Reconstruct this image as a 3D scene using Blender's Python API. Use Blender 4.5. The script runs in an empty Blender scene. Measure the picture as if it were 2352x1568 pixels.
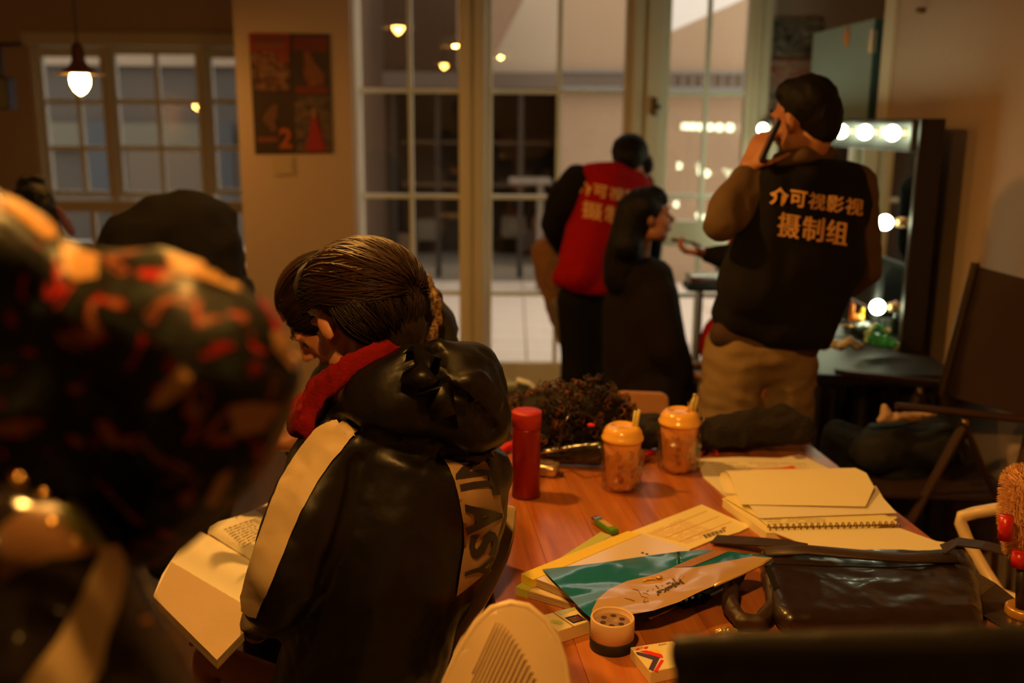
import bpy, bmesh, math, random
import numpy as np
from mathutils import Vector, Matrix, noise, Euler
from mathutils.bvhtree import BVHTree
from mathutils.geometry import tessellate_polygon
random.seed(7)
R = math.radians
SC = bpy.context.scene
COL = SC.collection

# ------------------------------------------------------------ camera, world, exposure
F, PITCH, ROLL, CAMZ = 2287.0, R(12.5), R(0.46), 1.6
fwd = Vector((0, math.cos(PITCH), -math.sin(PITCH)))
r0 = Vector((1, 0, 0)); u0 = Vector((0, math.sin(PITCH), math.cos(PITCH)))
up = u0*math.cos(ROLL) - r0*math.sin(ROLL)
rt = r0*math.cos(ROLL) + u0*math.sin(ROLL)
CAM = Vector((0, 0, CAMZ))
cd = bpy.data.cameras.new('camera'); cam = bpy.data.objects.new('camera', cd); COL.objects.link(cam)
M = Matrix((rt, up, -fwd)).transposed().to_4x4(); M.translation = CAM
cam.matrix_world = M
cd.sensor_width = 36; cd.lens = 35.0; cd.clip_start = 0.02; cd.clip_end = 200
cd.dof.use_dof = True; cd.dof.focus_distance = 1.68; cd.dof.aperture_fstop = 2.3
cd.dof.aperture_blades = 9
SC.camera = cam
SC.view_settings.view_transform = 'Standard'; SC.view_settings.look = 'None'
SC.view_settings.exposure = 0.0; SC.view_settings.gamma = 1.0; SC.view_settings.use_curve_mapping = False
w = bpy.data.worlds.new('dusk_sky'); SC.world = w; w.use_nodes = True
w.node_tree.nodes['Background'].inputs[0].default_value = (1.0, 0.88, 0.76, 1)
w.node_tree.nodes['Background'].inputs[1].default_value = 2.3
WARM = (1.0, 0.46, 0.085)      # colour of the pendant bulbs
PENDANT_L = 150.0              # radiance of the pendant bulbs
BULB = (0.92, 1.0, 0.62)       # colour of the mirror bulbs
BULB_L = 23.0
SC.cycles.max_bounces = 8; SC.cycles.sample_clamp_indirect = 6.0; SC.cycles.caustics_reflective = False

# ------------------------------------------------------------ picture helpers
def ray(px, py):
    return fwd + rt*((px-1176)/F) - up*((py-784)/F)
def P(px, py, Y):
    d = ray(px, py); return CAM + d*(Y/d.y)
def PZ(px, py, z):
    d = ray(px, py); return CAM + d*((z-CAMZ)/d.z)
def PX(px, py, X):
    d = ray(px, py); return CAM + d*(X/d.x)
def mpp(p):
    return max(0.05, (p-CAM).dot(fwd))/F

# ------------------------------------------------------------ materials
MATS = {}
def mat(name, col, rough=0.6, metal=0.0, bump=0.0, bscale=60.0, var=0.0, vscale=8.0, coat=0.0, emit=None, es=0.0,
        alpha=1.0, sheen=0.0, stretch=(1,1,1), spec=0.5):
    if name in MATS: return MATS[name]
    m = bpy.data.materials.new(name); m.use_nodes = True; nt = m.node_tree; b = nt.nodes['Principled BSDF']
    b.inputs['Base Color'].default_value = (*col, 1); b.inputs['Roughness'].default_value = rough
    b.inputs['Metallic'].default_value = metal; b.inputs['Coat Weight'].default_value = coat
    b.inputs['Coat Roughness'].default_value = 0.12
    b.inputs['Sheen Weight'].default_value = sheen; b.inputs['Specular IOR Level'].default_value = spec
    b.inputs['Alpha'].default_value = alpha
    if emit: b.inputs['Emission Color'].default_value = (*emit, 1); b.inputs['Emission Strength'].default_value = es
    tc = nt.nodes.new('ShaderNodeTexCoord'); mp = nt.nodes.new('ShaderNodeMapping'); mp.inputs['Scale'].default_value = stretch
    nt.links.new(tc.outputs['Object'], mp.inputs[0])
    n = nt.nodes.new('ShaderNodeTexNoise'); n.inputs['Scale'].default_value = vscale; n.inputs['Detail'].default_value = 5
    nt.links.new(mp.outputs[0], n.inputs['Vector'])
    mr = nt.nodes.new('ShaderNodeMapRange'); mr.inputs['To Min'].default_value = 1-max(var, 0.03); mr.inputs['To Max'].default_value = 1+max(var, .03)*0.6
    nt.links.new(n.outputs['Fac'], mr.inputs['Value'])
    mx = nt.nodes.new('ShaderNodeVectorMath'); mx.operation = 'SCALE'; mx.inputs[0].default_value = col
    nt.links.new(mr.outputs[0], mx.inputs['Scale']); nt.links.new(mx.outputs[0], b.inputs['Base Color'])
    if bump:
        n2 = nt.nodes.new('ShaderNodeTexNoise'); n2.inputs['Scale'].default_value = bscale; n2.inputs['Detail'].default_value = 4
        nt.links.new(mp.outputs[0], n2.inputs['Vector'])
        bp = nt.nodes.new('ShaderNodeBump'); bp.inputs['Strength'].default_value = bump; bp.inputs['Distance'].default_value = 0.01
        nt.links.new(n2.outputs['Fac'], bp.inputs['Height']); nt.links.new(bp.outputs[0], b.inputs['Normal'])
    MATS[name] = m; return m
def glass_mat(name, tint=(1,1,1), ior=1.5, rough=0.0, rmix=None):
    if name in MATS: return MATS[name]
    m = bpy.data.materials.new(name); m.use_nodes = True; nt = m.node_tree; nt.nodes.clear()
    o = nt.nodes.new('ShaderNodeOutputMaterial'); t = nt.nodes.new('ShaderNodeBsdfTransparent'); g = nt.nodes.new('ShaderNodeBsdfGlossy')
    t.inputs[0].default_value = (*tint, 1); g.inputs['Roughness'].default_value = rough
    mx = nt.nodes.new('ShaderNodeMixShader'); ge = nt.nodes.new('ShaderNodeNewGeometry'); dt = nt.nodes.new('ShaderNodeVectorMath'); dt.operation = 'DOT_PRODUCT'
    nt.links.new(ge.outputs['Incoming'], dt.inputs[0]); nt.links.new(ge.outputs['Normal'], dt.inputs[1])
    def mth(op, a, b=None):
        n = nt.nodes.new('ShaderNodeMath'); n.operation = op
        for i, q in enumerate((a, b)):
            if q is None: continue
            if isinstance(q, (int, float)): n.inputs[i].default_value = q
            else: nt.links.new(q, n.inputs[i])
        return n.outputs[0]
    r_0 = ((ior-1)/(ior+1))**2+(rmix or 0)
    c5 = mth('POWER', mth('SUBTRACT', 1.0, mth('ABSOLUTE', dt.outputs['Value'])), 5.0)
    nt.links.new(mth('ADD', mth('MULTIPLY', c5, 1-r_0), r_0), mx.inputs[0])
    nt.links.new(t.outputs[0], mx.inputs[1]); nt.links.new(g.outputs[0], mx.inputs[2]); nt.links.new(mx.outputs[0], o.inputs[0])
    MATS[name] = m; return m
def emis(name, col, s):
    if name in MATS: return MATS[name]
    m = bpy.data.materials.new(name); m.use_nodes = True; nt = m.node_tree; nt.nodes.clear()
    o = nt.nodes.new('ShaderNodeOutputMaterial'); e = nt.nodes.new('ShaderNodeEmission')
    e.inputs[0].default_value = (*col, 1); e.inputs[1].default_value = s; nt.links.new(e.outputs[0], o.inputs[0])
    MATS[name] = m; return m
def ramp_mat(name, stops, scale=14, detail=3, dist=1.5, rough=0.6, stretch=(1,1,1), kind='noise', const=True, bump=0.0, coat=0.0, metal=0.0):
    if name in MATS: return MATS[name]
    m = bpy.data.materials.new(name); m.use_nodes = True; nt = m.node_tree; b = nt.nodes['Principled BSDF']
    b.inputs['Roughness'].default_value = rough; b.inputs['Coat Weight'].default_value = coat; b.inputs['Metallic'].default_value = metal
    tc = nt.nodes.new('ShaderNodeTexCoord'); mp = nt.nodes.new('ShaderNodeMapping'); mp.inputs['Scale'].default_value = stretch
    nt.links.new(tc.outputs['Object'], mp.inputs[0])
    n = nt.nodes.new('ShaderNodeTexNoise'); n.inputs['Scale'].default_value = scale; n.inputs['Detail'].default_value = detail; n.inputs['Distortion'].default_value = dist
    nt.links.new(mp.outputs[0], n.inputs['Vector'])
    cr = nt.nodes.new('ShaderNodeValToRGB'); cr.color_ramp.interpolation = 'CONSTANT' if const else 'LINEAR'
    el = cr.color_ramp.elements
    while len(el) > 1: el.remove(el[0])
    el[0].position = stops[0][0]; el[0].color = (*stops[0][1], 1)
    for p, c in stops[1:]:
        e = el.new(p); e.color = (*c, 1)
    nt.links.new(n.outputs['Fac'], cr.inputs[0]); nt.links.new(cr.outputs[0], b.inputs['Base Color'])
    if bump:
        bp = nt.nodes.new('ShaderNodeBump'); bp.inputs['Strength'].default_value = bump; bp.inputs['Distance'].default_value = 0.01
        nt.links.new(n.outputs['Fac'], bp.inputs['Height']); nt.links.new(bp.outputs[0], b.inputs['Normal'])
    MATS[name] = m; return m

# ------------------------------------------------------------ objects
WM = {}
def thing(name, label, cat, loc=(0,0,0), rz=0.0, group=None, rot=None):
    o = bpy.data.objects.new(name, None); COL.objects.link(o); o.empty_display_size = 0.1
    o.location = loc
    if rot is not None: o.rotation_euler = rot
    else: o.rotation_euler = (0, 0, rz)
    WM[o] = o.matrix_basis.copy()
    o['label'] = label; o['category'] = cat
    if group: o['group'] = group
    return o
def to_mesh(x, name):
    if isinstance(x, bpy.types.Mesh): return x
    if isinstance(x, MB): x = x.bm
    me = bpy.data.meshes.new(name); x.to_mesh(me); x.free(); return me
def part(name, geo, material, parent=None, local=False, smooth=None, label=None, kind=None):
    """geo in world space (default) or in the parent's own space (local=True)"""
    me = to_mesh(geo, name); me.name = name
    o = bpy.data.objects.new(name, me); COL.objects.link(o)
    if parent is not None:
        o.parent = parent
        if not local: me.transform(WM[parent].inverted())
        WM[o] = WM[parent].copy()
    if material is not None and not me.materials: me.materials.append(material)
    if smooth is not None: me.polygons.foreach_set('use_smooth', [smooth]*len(me.polygons))
    if label: o['label'] = label
    if kind: o['kind'] = kind
    return o
def solo(name, geo, material, label=None, cat=None, group=None, kind=None, smooth=None):
    """one mesh that is a thing (or a piece of the setting) of its own; origin at its base"""
    me = to_mesh(geo, name)
    n = len(me.vertices); co = np.empty(n*3); me.vertices.foreach_get('co', co); co = co.reshape(-1, 3)
    c = Vector(((co[:,0].min()+co[:,0].max())/2, (co[:,1].min()+co[:,1].max())/2, co[:,2].min()))
    me.transform(Matrix.Translation(-c))
    o = part(name, me, material, None, smooth=smooth); o.location = c; WM[o] = Matrix.Translation(c)
    if label: o['label'] = label
    if cat: o['category'] = cat
    if group: o['group'] = group
    if kind: o['kind'] = kind
    return o
def dup(root, loc=None, rz=None, label=None, group=None):
    def cp(o, par):
        c = o.copy(); COL.objects.link(c)
        if par: c.parent = par
        for ch in list(o.children): cp(ch, c)
        return c
    r = cp(root, None)
    if loc is not None: r.location = loc
    if rz is not None: r.rotation_euler = (0, 0, rz)
    if label: r['label'] = label
    if group: r['group'] = group
    WM[r] = r.matrix_basis.copy()
    return r

class MB:
    def __init__(s): s.bm = bmesh.new()
    def box(s, a, b, bevel=0.0):
        a = Vector(a); b = Vector(b); c = (a+b)/2; d = b-a
        r = bmesh.ops.create_cube(s.bm, size=1, matrix=Matrix.Translation(c) @ Matrix.Diagonal((*d, 1)))
        if bevel:
            es = list({e for v in r['verts'] for e in v.link_edges})
            bmesh.ops.bevel(s.bm, geom=es, offset=bevel, segments=2, affect='EDGES', profile=0.5)
        return s
    def obox(s, c, size, Mx, bevel=0.0):
        r = bmesh.ops.create_cube(s.bm, size=1, matrix=Matrix.Translation(c) @ Mx.to_4x4() @ Matrix.Diagonal((*size, 1)))
        if bevel:
            es = list({e for v in r['verts'] for e in v.link_edges})
            bmesh.ops.bevel(s.bm, geom=es, offset=bevel, segments=2, affect='EDGES', profile=0.5)
        return s
    def tube(s, pts, r, seg=8, cap=True, closed=False, flat=1.0):
        pts = [Vector(p) for p in pts]; n = len(pts)
        rs = r if isinstance(r, (list, tuple)) else [r]*n
        rings = []; nrm = None
        for i, p in enumerate(pts):
            if closed: t = pts[(i+1) % n]-pts[i-1]
            else: t = pts[min(i+1, n-1)]-pts[max(i-1, 0)]
            if t.length < 1e-9: t = Vector((0, 0, 1))
            t.normalize()
            if nrm is None:
                nrm = t.orthogonal().normalized()
                if abs(t.z) < 0.9: nrm = (Vector((0, 0, 1)) - t*t.z).normalized()
            else:
                nrm = (nrm - t*nrm.dot(t)); nrm = nrm.normalized() if nrm.length > 1e-6 else t.orthogonal().normalized()
            bn = t.cross(nrm)
            rings.append([s.bm.verts.new(p + (nrm*math.cos(a)*flat + bn*math.sin(a))*rs[i]) for a in [2*math.pi*k/seg for k in range(seg)]])
        m = n if closed else n-1
        for i in range(m):
            A, B = rings[i], rings[(i+1) % n]
            for k in range(seg):
                s.bm.faces.new((A[k], A[(k+1) % seg], B[(k+1) % seg], B[k]))
        if cap and not closed:
            s.bm.faces.new(rings[0][::-1]); s.bm.faces.new(rings[-1])
        return s
    def lathe(s, prof, c=(0,0,0), seg=24, Mx=None):
        rings = []; c = Vector(c)
        for rr, z in prof:
            ring = []
            for k in range(seg):
                a = 2*math.pi*k/seg; v = Vector((rr*math.cos(a), rr*math.sin(a), z))
                if Mx is not None: v = Mx @ v
                ring.append(s.bm.verts.new(c+v))
            rings.append(ring)
        for A, B in zip(rings, rings[1:]):
            for k in range(seg): s.bm.faces.new((A[k], A[(k+1) % seg], B[(k+1) % seg], B[k]))
        s.bm.faces.new(rings[0][::-1]); s.bm.faces.new(rings[-1])
        return s
    def sphere(s, c, r, sub=2, sc=(1,1,1), Mx=None):
        m = Matrix.Translation(c) @ (Mx.to_4x4() if Mx is not None else Matrix.Identity(4)) @ Matrix.Diagonal((*sc, 1))
        bmesh.ops.create_icosphere(s.bm, subdivisions=sub, radius=r, matrix=m); return s
    def slab(s, poly, th):
        """poly: list of world Vectors (top outline); extruded by vector or down by th"""
        d = th if isinstance(th, Vector) else Vector((0, 0, -th))
        top = [s.bm.verts.new(p) for p in poly]; bot = [s.bm.verts.new(Vector(p)+d) for p in poly]
        f = s.bm.faces.new(top); g = s.bm.faces.new(bot[::-1]); n = len(poly)
        for i in range(n): s.bm.faces.new((top[i], bot[i], bot[(i+1) % n], top[(i+1) % n]))
        bmesh.ops.triangulate(s.bm, faces=[f, g]); bmesh.ops.recalc_face_normals(s.bm, faces=s.bm.faces)
        return s

# ------------------------------------------------------------ soft bodies: spheres melted into one skin
def _ico(sub):
    b = bmesh.new(); bmesh.ops.create_icosphere(b, subdivisions=sub, radius=1)
    v = np.array([x.co[:] for x in b.verts]); f = np.array([[q.index for q in p.verts] for p in b.faces]); b.free(); return v, f
ICO = {1: _ico(2), 0: _ico(1)}
def chain(items):
    """[(Vector, r or (rx,ry,rz))...] -> interpolated spheres"""
    out = []
    for (a, ra), (b, rb) in zip(items, items[1:]):
        A = np.array(ra if hasattr(ra, '__len__') else (ra,)*3, float); B = np.array(rb if hasattr(rb, '__len__') else (rb,)*3, float)
        L = (Vector(b)-Vector(a)).length; n = max(1, int(L/(0.33*min(A.min(), B.min())))+1)
        for i in range(n): t = i/n; out.append((Vector(a).lerp(Vector(b), t), tuple(A*(1-t)+B*t), None))
    a, ra = items[-1]; ra = ra if hasattr(ra, '__len__') else (ra,)*3
    out.append((Vector(a), tuple(ra), None)); return out
def pch(items, sy=1.0):
    """chain given as (px, py, Y, r_px[, sy]); sy flattens in depth"""
    o = []
    for it in items:
        p = P(*it[:3]); r = it[3]*mpp(p); q = it[4] if len(it) > 4 else sy
        o.append((p, (r, r*q, r)))
    return chain(o)
def wrinkle(me, amp, scale=(12, 12, 12), seed=0.0, ridge=True):
    n = len(me.vertices); co = np.empty(n*3); me.vertices.foreach_get('co', co); co = co.reshape(-1, 3)
    no = np.empty(n*3); me.vertices.foreach_get('normal', no); no = no.reshape(-1, 3)
    for i in range(n):
        x, y, z = co[i]
        v = Vector((x*scale[0]+seed, y*scale[1], z*scale[2]))
        a = noise.noise(v)
        if ridge: a = 0.35-abs(a)*1.6 + 0.4*noise.noise(v*2.3)
        else: a = a + 0.4*noise.noise(v*2.2)
        co[i] += no[i]*a*amp
    me.vertices.foreach_set('co', co.ravel()); me.update()
def blob(spheres, voxel=0.012, smooth=2, wr=None, cuts=()):
    V = []; Fc = []; off = 0
    for c, r, m in spheres:
        v, f = ICO[1 if max(r) > 0.02 else 0]
        q = v*np.array(r)
        if m is not None: q = q @ np.array(m.to_3x3()).T
        V.append(q+np.array(c[:])); Fc.append(f+off); off += len(v)
    V = np.concatenate(V); Fc = np.concatenate(Fc)
    me = bpy.data.meshes.new('tmp'); me.from_pydata(V.tolist(), [], Fc.tolist())
    o = bpy.data.objects.new('tmp', me); COL.objects.link(o)
    md = o.modifiers.new('r', 'REMESH'); md.mode = 'VOXEL'; md.voxel_size = voxel
    if smooth:
        sm = o.modifiers.new('s', 'SMOOTH'); sm.iterations = smooth; sm.factor = 0.7
    out = bpy.data.meshes.new_from_object(o.evaluated_get(bpy.context.evaluated_depsgraph_get()))
    bpy.data.objects.remove(o); bpy.data.meshes.remove(me)
    if cuts:
        b = bmesh.new(); b.from_mesh(out)
        for pc, pn in cuts:
            r = bmesh.ops.bisect_plane(b, geom=b.verts[:]+b.edges[:]+b.faces[:], plane_co=pc, plane_no=pn, clear_outer=True)
            ed = [e for e in b.edges if e.is_boundary]
            bmesh.ops.holes_fill(b, edges=ed)
        b.to_mesh(out); b.free()
    if wr: wrinkle(out, *wr)
    out.polygons.foreach_set('use_smooth', [True]*len(out.polygons))
    return out
def bvh(me, par=None):
    v = []; f = []; off = WM[par].translation if par is not None else Vector((0, 0, 0))
    for me in (me,):
        o = len(v); v += [x.co+off for x in me.vertices]; f += [[i+o for i in p.vertices] for p in me.polygons]
    return BVHTree.FromPolygons(v, f)
def grid_cut(bm, step):
    xs = [v.co.x for v in bm.verts]; ys = [v.co.y for v in bm.verts]
    for ax, lo, hi in ((0, min(xs), max(xs)), (1, min(ys), max(ys))):
        k = lo+step
        while k < hi:
            n = Vector((1, 0, 0)) if ax == 0 else Vector((0, 1, 0))
            bmesh.ops.bisect_plane(bm, geom=bm.verts[:]+bm.edges[:]+bm.faces[:], plane_co=n*k, plane_no=n)
            k += step
def poly2d(pts):
    bm = bmesh.new(); vs = [bm.verts.new((x, y, 0)) for x, y in pts]; f = bm.faces.new(vs)
    bmesh.ops.triangulate(bm, faces=[f]); return bm
def text2d(body, bold=0.0):
    c = bpy.data.curves.new('t', 'FONT'); c.body = body; c.offset = bold; c.align_x = 'CENTER'; c.align_y = 'CENTER'; c.resolution_u = 3
    o = bpy.data.objects.new('t', c); COL.objects.link(o)
    me = bpy.data.meshes.new_from_object(o.evaluated_get(bpy.context.evaluated_depsgraph_get()))
    bpy.data.objects.remove(o); bpy.data.curves.remove(c)
    bm = bmesh.new(); bm.from_mesh(me); bpy.data.meshes.remove(me)
    bmesh.ops.remove_doubles(bm, verts=bm.verts, dist=1e-5); bmesh.ops.triangulate(bm, faces=bm.faces)
    xs = [v.co.x for v in bm.verts]; ys = [v.co.y for v in bm.verts]
    cx = (min(xs)+max(xs))/2; cy = (min(ys)+max(ys))/2
    for v in bm.verts: v.co.x -= cx; v.co.y -= cy
    return bm
def project(bm, tree, off=0.002, default_Y=None, th=0.0):
    """2D picture-plane sheet laid on to a built surface; keeps a real offset from the cloth"""
    md = []
    for v in bm.verts:
        h_ = tree.ray_cast(CAM, ray(v.co.x, v.co.y).normalized())
        if h_[0] is not None: md.append(h_[3])
    md = sorted(md)[len(md)//2] if md else 1.0
    for v in bm.verts:
        d = ray(v.co.x, v.co.y).normalized(); hit, nn, i, dist = tree.ray_cast(CAM, d)
        if hit is None or dist > md+.35: hit, nn, i, dist = tree.find_nearest(CAM+d*md)
        if nn.dot(d) > 0: nn = -nn
        v.co = hit + nn*off
    bmesh.ops.recalc_face_normals(bm, faces=bm.faces)
    return bm
def cloth_patch(pts, tree, step=8, off=0.003):
    bm = poly2d(pts); grid_cut(bm, step); return project(bm, tree, off)
def place_text(bm, fn, step=None):
    if step: grid_cut(bm, step)
    for v in bm.verts: v.co = fn(v.co.x, v.co.y)
    return bm

# ------------------------------------------------------------ people
def headM(c, yaw, pitch=0, roll=0, s=1.0):
    return Matrix.Translation(c) @ Euler((R(pitch), R(roll), R(yaw)), 'XYZ').to_matrix().to_4x4() @ Matrix.Scale(s, 4)
def xf(Mh, p): return Mh @ Vector(p)
def head_spheres(Mh):
    s = Mh.to_scale().x; rot = Mh.to_3x3().normalized()
    o = []
    def e(p, r, q=None):
        r = r if hasattr(r, '__len__') else (r,)*3
        o.append((Mh @ Vector(p), tuple(k*s for k in r), rot if q is None else rot @ q))
    e((0, -.008, .032), (.072, .092, .078)); e((0, .03, -.015), (.060, .060, .075)); e((0, .052, -.088), (.026, .026, .024))
    for k in (-1, 1):
        e((k*.034, .02, -.062), (.030, .042, .034)); e((k*.034, .055, -.028), (.026, .028, .024)); e((k*.022, .064, -.058), (.02, .02, .02))
        e((k*.026, .078, .024), (.024, .012, .010)); e((k*.012, .097, -.030), (.009, .010, .008))
        e((k*.079, -.008, .000), (.008, .016, .028), Euler((R(-12), 0, R(-k*18))).to_matrix())
        e((k*.074, .0, -.022), (.007, .010, .012))
        e((k*.031, .074, .0), (.015, .011, .009))
    for t in np.linspace(0, 1, 9): e((0, .082+.028*t, .016-.040*t), .0075+.004*t)
    e((0, .090, -.054), (.022, .011, .0055)); e((0, .088, -.064), (.018, .011, .006)); e((0, .086, -.046), (.012, .008, .008))
    return o
def hand_spheres(wrist, d, n, curl=25, s=1.0, thumb=1, spread=1.0):
    """palm + five fingers; d along the hand, n palm normal (fingers curl towards n)"""
    d = Vector(d).normalized(); n = Vector(n); n = (n-d*n.dot(d)).normalized(); x = d.cross(n)*thumb
    o = []; w = Vector(wrist)
    o += chain([(w-d*.03*s, .024*s), (w+d*.015*s, .024*s)])
    for k, L in zip((-1.5, -.5, .5, 1.5), (.068, .082, .078, .060)):
        base = w + d*.085*s - x*k*-.019*s*spread
        o += chain([(w+d*.012*s+x*k*.012*s, .015*s), (base, .0115*s)])
        q = d.copy(); p = base; ax = d.cross(n)
        for j, (f, rr) in enumerate(((.45, .0098), (.31, .0088), (.24, .0078))):
            q = (Matrix.Rotation(R(curl*(.7+.3*j)), 3, ax) @ q); p2 = p+q*L*f*s
            o += chain([(p, (rr+.0006)*s), (p2, rr*s)]); p = p2
    q = (d*.55 + x*1.0*-1 + n*.25).normalized(); p = w+d*.02*s - x*.018*s
    for f, rr in ((.042, .0125), (.032, .0105), (.026, .009)):
        p2 = p+q*f*s; o += chain([(p, rr*s), (p2, (rr-.001)*s)]); p = p2; q = (q+d*.35+n*.15).normalized()
    return o
SKIN = mat('skin', (.46, .19, .10), .5, bump=.05, bscale=300, var=.08)
HAIR = mat('black_hair', (.006, .004, .003), .62, bump=.35, bscale=220, stretch=(1, 1, .12), var=.3, spec=.2)
HAIR_BROWN = mat('dark_brown_hair', (.012, .005, .003), .42, bump=.3, bscale=240, stretch=(1, 1, .12), var=.3)
DARKEYE = mat('eye', (.02, .012, .01), .15)
def eyes(Mh, par):
    for k in (-1, 1):
        m = MB(); m.sphere(Mh @ Vector((k*.031, .0785, .001)), .0088*Mh.to_scale().x, 2); part('eye', m, DARKEYE, par, smooth=True)
        m = MB(); pts = [Mh @ Vector((k*(.014+.034*t), .0915-.014*t*t, .026+.010*math.sin(t*2.6))) for t in np.linspace(0, 1, 7)]
        m.tube(pts, [.0015, .003, .0034, .0034, .003, .0024, .001], 6); part('eyebrow', m, HAIR, par, smooth=True)
def body(J, Mh, hands=(), shrink=1.0, voxel=.007, neck=.052, headonly=False):
    """J: joints dict -> one continuous skin"""
    s = head_spheres(Mh); k = shrink
    nb = Mh @ Vector((0, -.03, -.05))
    s += chain([(nb, neck), (J['neck'], neck-.002), (J['chest'], .06*k)])
    s += chain([(J['chest'], (.085*k, .055*k, .08*k)), (J['hip'], (.075*k, .055*k, .06*k))])
    for q in 'lr':
        sh = J['sh'+q]; s += chain([(J['chest'], .05*k), (sh, .036*k), (J['el'+q], .032*k), (J['wr'+q], .025*k)])
        s += chain([(J['hip'], .055*k), (J['kn'+q], .04*k), (J['an'+q], .03*k), (J['to'+q], .028*k)])
    for h in hands: s += hand_spheres(*h[0], **h[1])
    return blob(s, voxel, 2)
def limb_j(hip, kn, an, to): return dict(kn=kn, an=an, to=to)
# ============================================================ THE SETTING
D = 5.85
def X(px, py=450, Y=D): return P(px, py, Y).x
def Zp(py, px=1280, Y=D): return P(px, py, Y).z
WALL = mat('wall_plaster', (.56, .42, .33), .85, bump=.06, bscale=30, var=.06, vscale=2)
CREAM = mat('cream_paint', (.80, .74, .58), .42, var=.05, vscale=3)
CREAM2 = mat('cream_paint_dull', (.74, .66, .50), .55, var=.05, vscale=3)
CEIL = mat('ceiling_paint', (.45, .40, .34), .9)
FLOOR = ramp_mat('dark_floor_boards', [(0, (.05, .03, .02)), (.5, (.09, .05, .03)), (1, (.13, .075, .04))], 6, 4, .6, .4, (1, .12, 1), const=False)
GLASS = glass_mat('window_glass', (.93, .94, .93), 1.65)
def struct(name, a, b, m, bevel=0):
    return solo(name, MB().box(a, b, bevel), m, kind='structure')
PX0, PX1 = X(553, 400, 5.6), X(812, 400, 5.6)
struct('floor', (-4.7, -3.1, -.1), (2.7, 6.0, 0), FLOOR)
struct('ceiling', (-4.7, -3.1, 3.3), (2.7, 6.0, 3.4), CEIL)
struct('floor_side', (-4.7, 6.0, -.1), (PX0+.14, 9.1, 0), FLOOR)
struct('ceiling_side', (-4.7, 6.0, 3.3), (PX0+.14, 9.12, 3.4), CEIL)
struct('wall_left', (-4.75, -3.1, 0), (-4.6, 9.15, 3.3), WALL)
struct('wall_rear', (-4.6, -3.15, 0), (2.7, -3.0, 3.3), WALL)
struct('wall_right', (1.58, -3.0, 0), (1.72, 4.30, 3.3), WALL)
struct('wall_alcove_front', (1.72, 4.18, 0), (2.6, 4.30, 3.3), WALL)
struct('wall_alcove_side', (2.6, 4.18, 0), (2.7, 5.95, 3.3), WALL)
struct('wall_alcove_back', (X(1757), 5.86, 0), (2.6, 6.0, 3.3), WALL)
PX0, PX1 = X(553, 400, 5.6), X(812, 400, 5.6)
struct('wall_pillar', (PX0, 5.6, 0), (PX1, 6.0, 3.3), WALL)
struct('wall_side_return', (PX0, 6.0, 0), (PX0+.14, 9.12, 3.3), WALL)
struct('wall_doorhead', (PX1, 5.8, 2.9), (X(1757), 6.0, 3.3), WALL)
# door post (pale) at the corner of the right wall and its casing
struct('trim_1', (1.565, 4.30, 0), (1.64, 4.42, 3.3), CREAM2, .008)
m = MB(); m.lathe([(.01, 0), (.012, .02), (.012, .03), (.0, .032)], (1.578, 4.02, P(2062, 22, 4.0).z), 12, Matrix.Rotation(R(-90), 3, 'Y'))
solo('wall_bolt', m, mat('dull_brass', (.3, .2, .08), .4, 1), 'small round brass fixing high on the right wall beside the pale corner post', 'fixing', smooth=True)
# narrow trims beside the pillar
struct('trim_2', (PX1, 5.66, 0), (X(833), 5.84, 2.9), CREAM2, .01)

PALE = mat('daylit_muntin_paint', (.86, .90, .80), .4)  # pale tone puts sky light on the muntins into their colour
def glazed(name, xl, xr, z0, z1, Y, zs, xs, fw=.05, mw=.026, dep=.05, fm=None, rail=None, botrail=.16):
    """a glazed door or sash: stiles, rails, muntins and one pane per light"""
    fm = fm or CREAM
    t = thing(name, '', '', ((xl+xr)/2, Y, z0)); del t['label']; del t['category']; t['kind'] = 'structure'
    for n_, a, b in (('stile', (xl-fw, Y-dep/2, z0), (xl, Y+dep/2, z1)), ('stile', (xr, Y-dep/2, z0), (xr+fw, Y+dep/2, z1)),
                     ('rail', (xl, Y-dep/2, z0), (xr, Y+dep/2, z0+botrail)), ('rail', (xl, Y-dep/2, z1-.08), (xr, Y+dep/2, z1))):
        part(n_, MB().box(a, b, .006), fm, t)
    if rail:
        part('rail', MB().box((xl, Y-dep/2, rail[0]), (xr, Y+dep/2, rail[1]), .006), fm, t)
    for x in xs: part('muntin', MB().box((x-mw/2, Y-.018, z0+botrail), (x+mw/2, Y+.018, z1-.08), .004), PALE, t)
    for z in zs: part('muntin', MB().box((xl, Y-.017, z-mw/2), (xr, Y+.017, z+mw/2), .004), PALE, t)
    X_ = [xl]+list(xs)+[xr]; Zc = sorted([z0+botrail, z1-.08]+list(zs)+([sum(rail)/2] if rail else []))
    for a, b in zip(X_, X_[1:]):
        for c, d in zip(Zc, Zc[1:]):
            part('pane', MB().box((a, Y-.003, c), (b, Y+.003, d)), GLASS, t)
    return t
zd = [Zp(211), Zp(453), Zp(674)]
zt = zd[0]+(zd[0]-zd[1])
glazed('door_1', X(835), X(1055), .02, 2.9, D, zd+[zt], [X(946)], .03)
glazed('door_2', X(1130), X(1425), .02, 2.9, D, zd+[zt], [X(1280)], .03, rail=None)
glazed('door_3', X(1524), X(1694), .02, 2.9, D-.02, [Zp(213), Zp(447), Zp(674), zt], [X(1609)], .05, rail=(Zp(560), Zp(503)), dep=.08)
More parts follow.
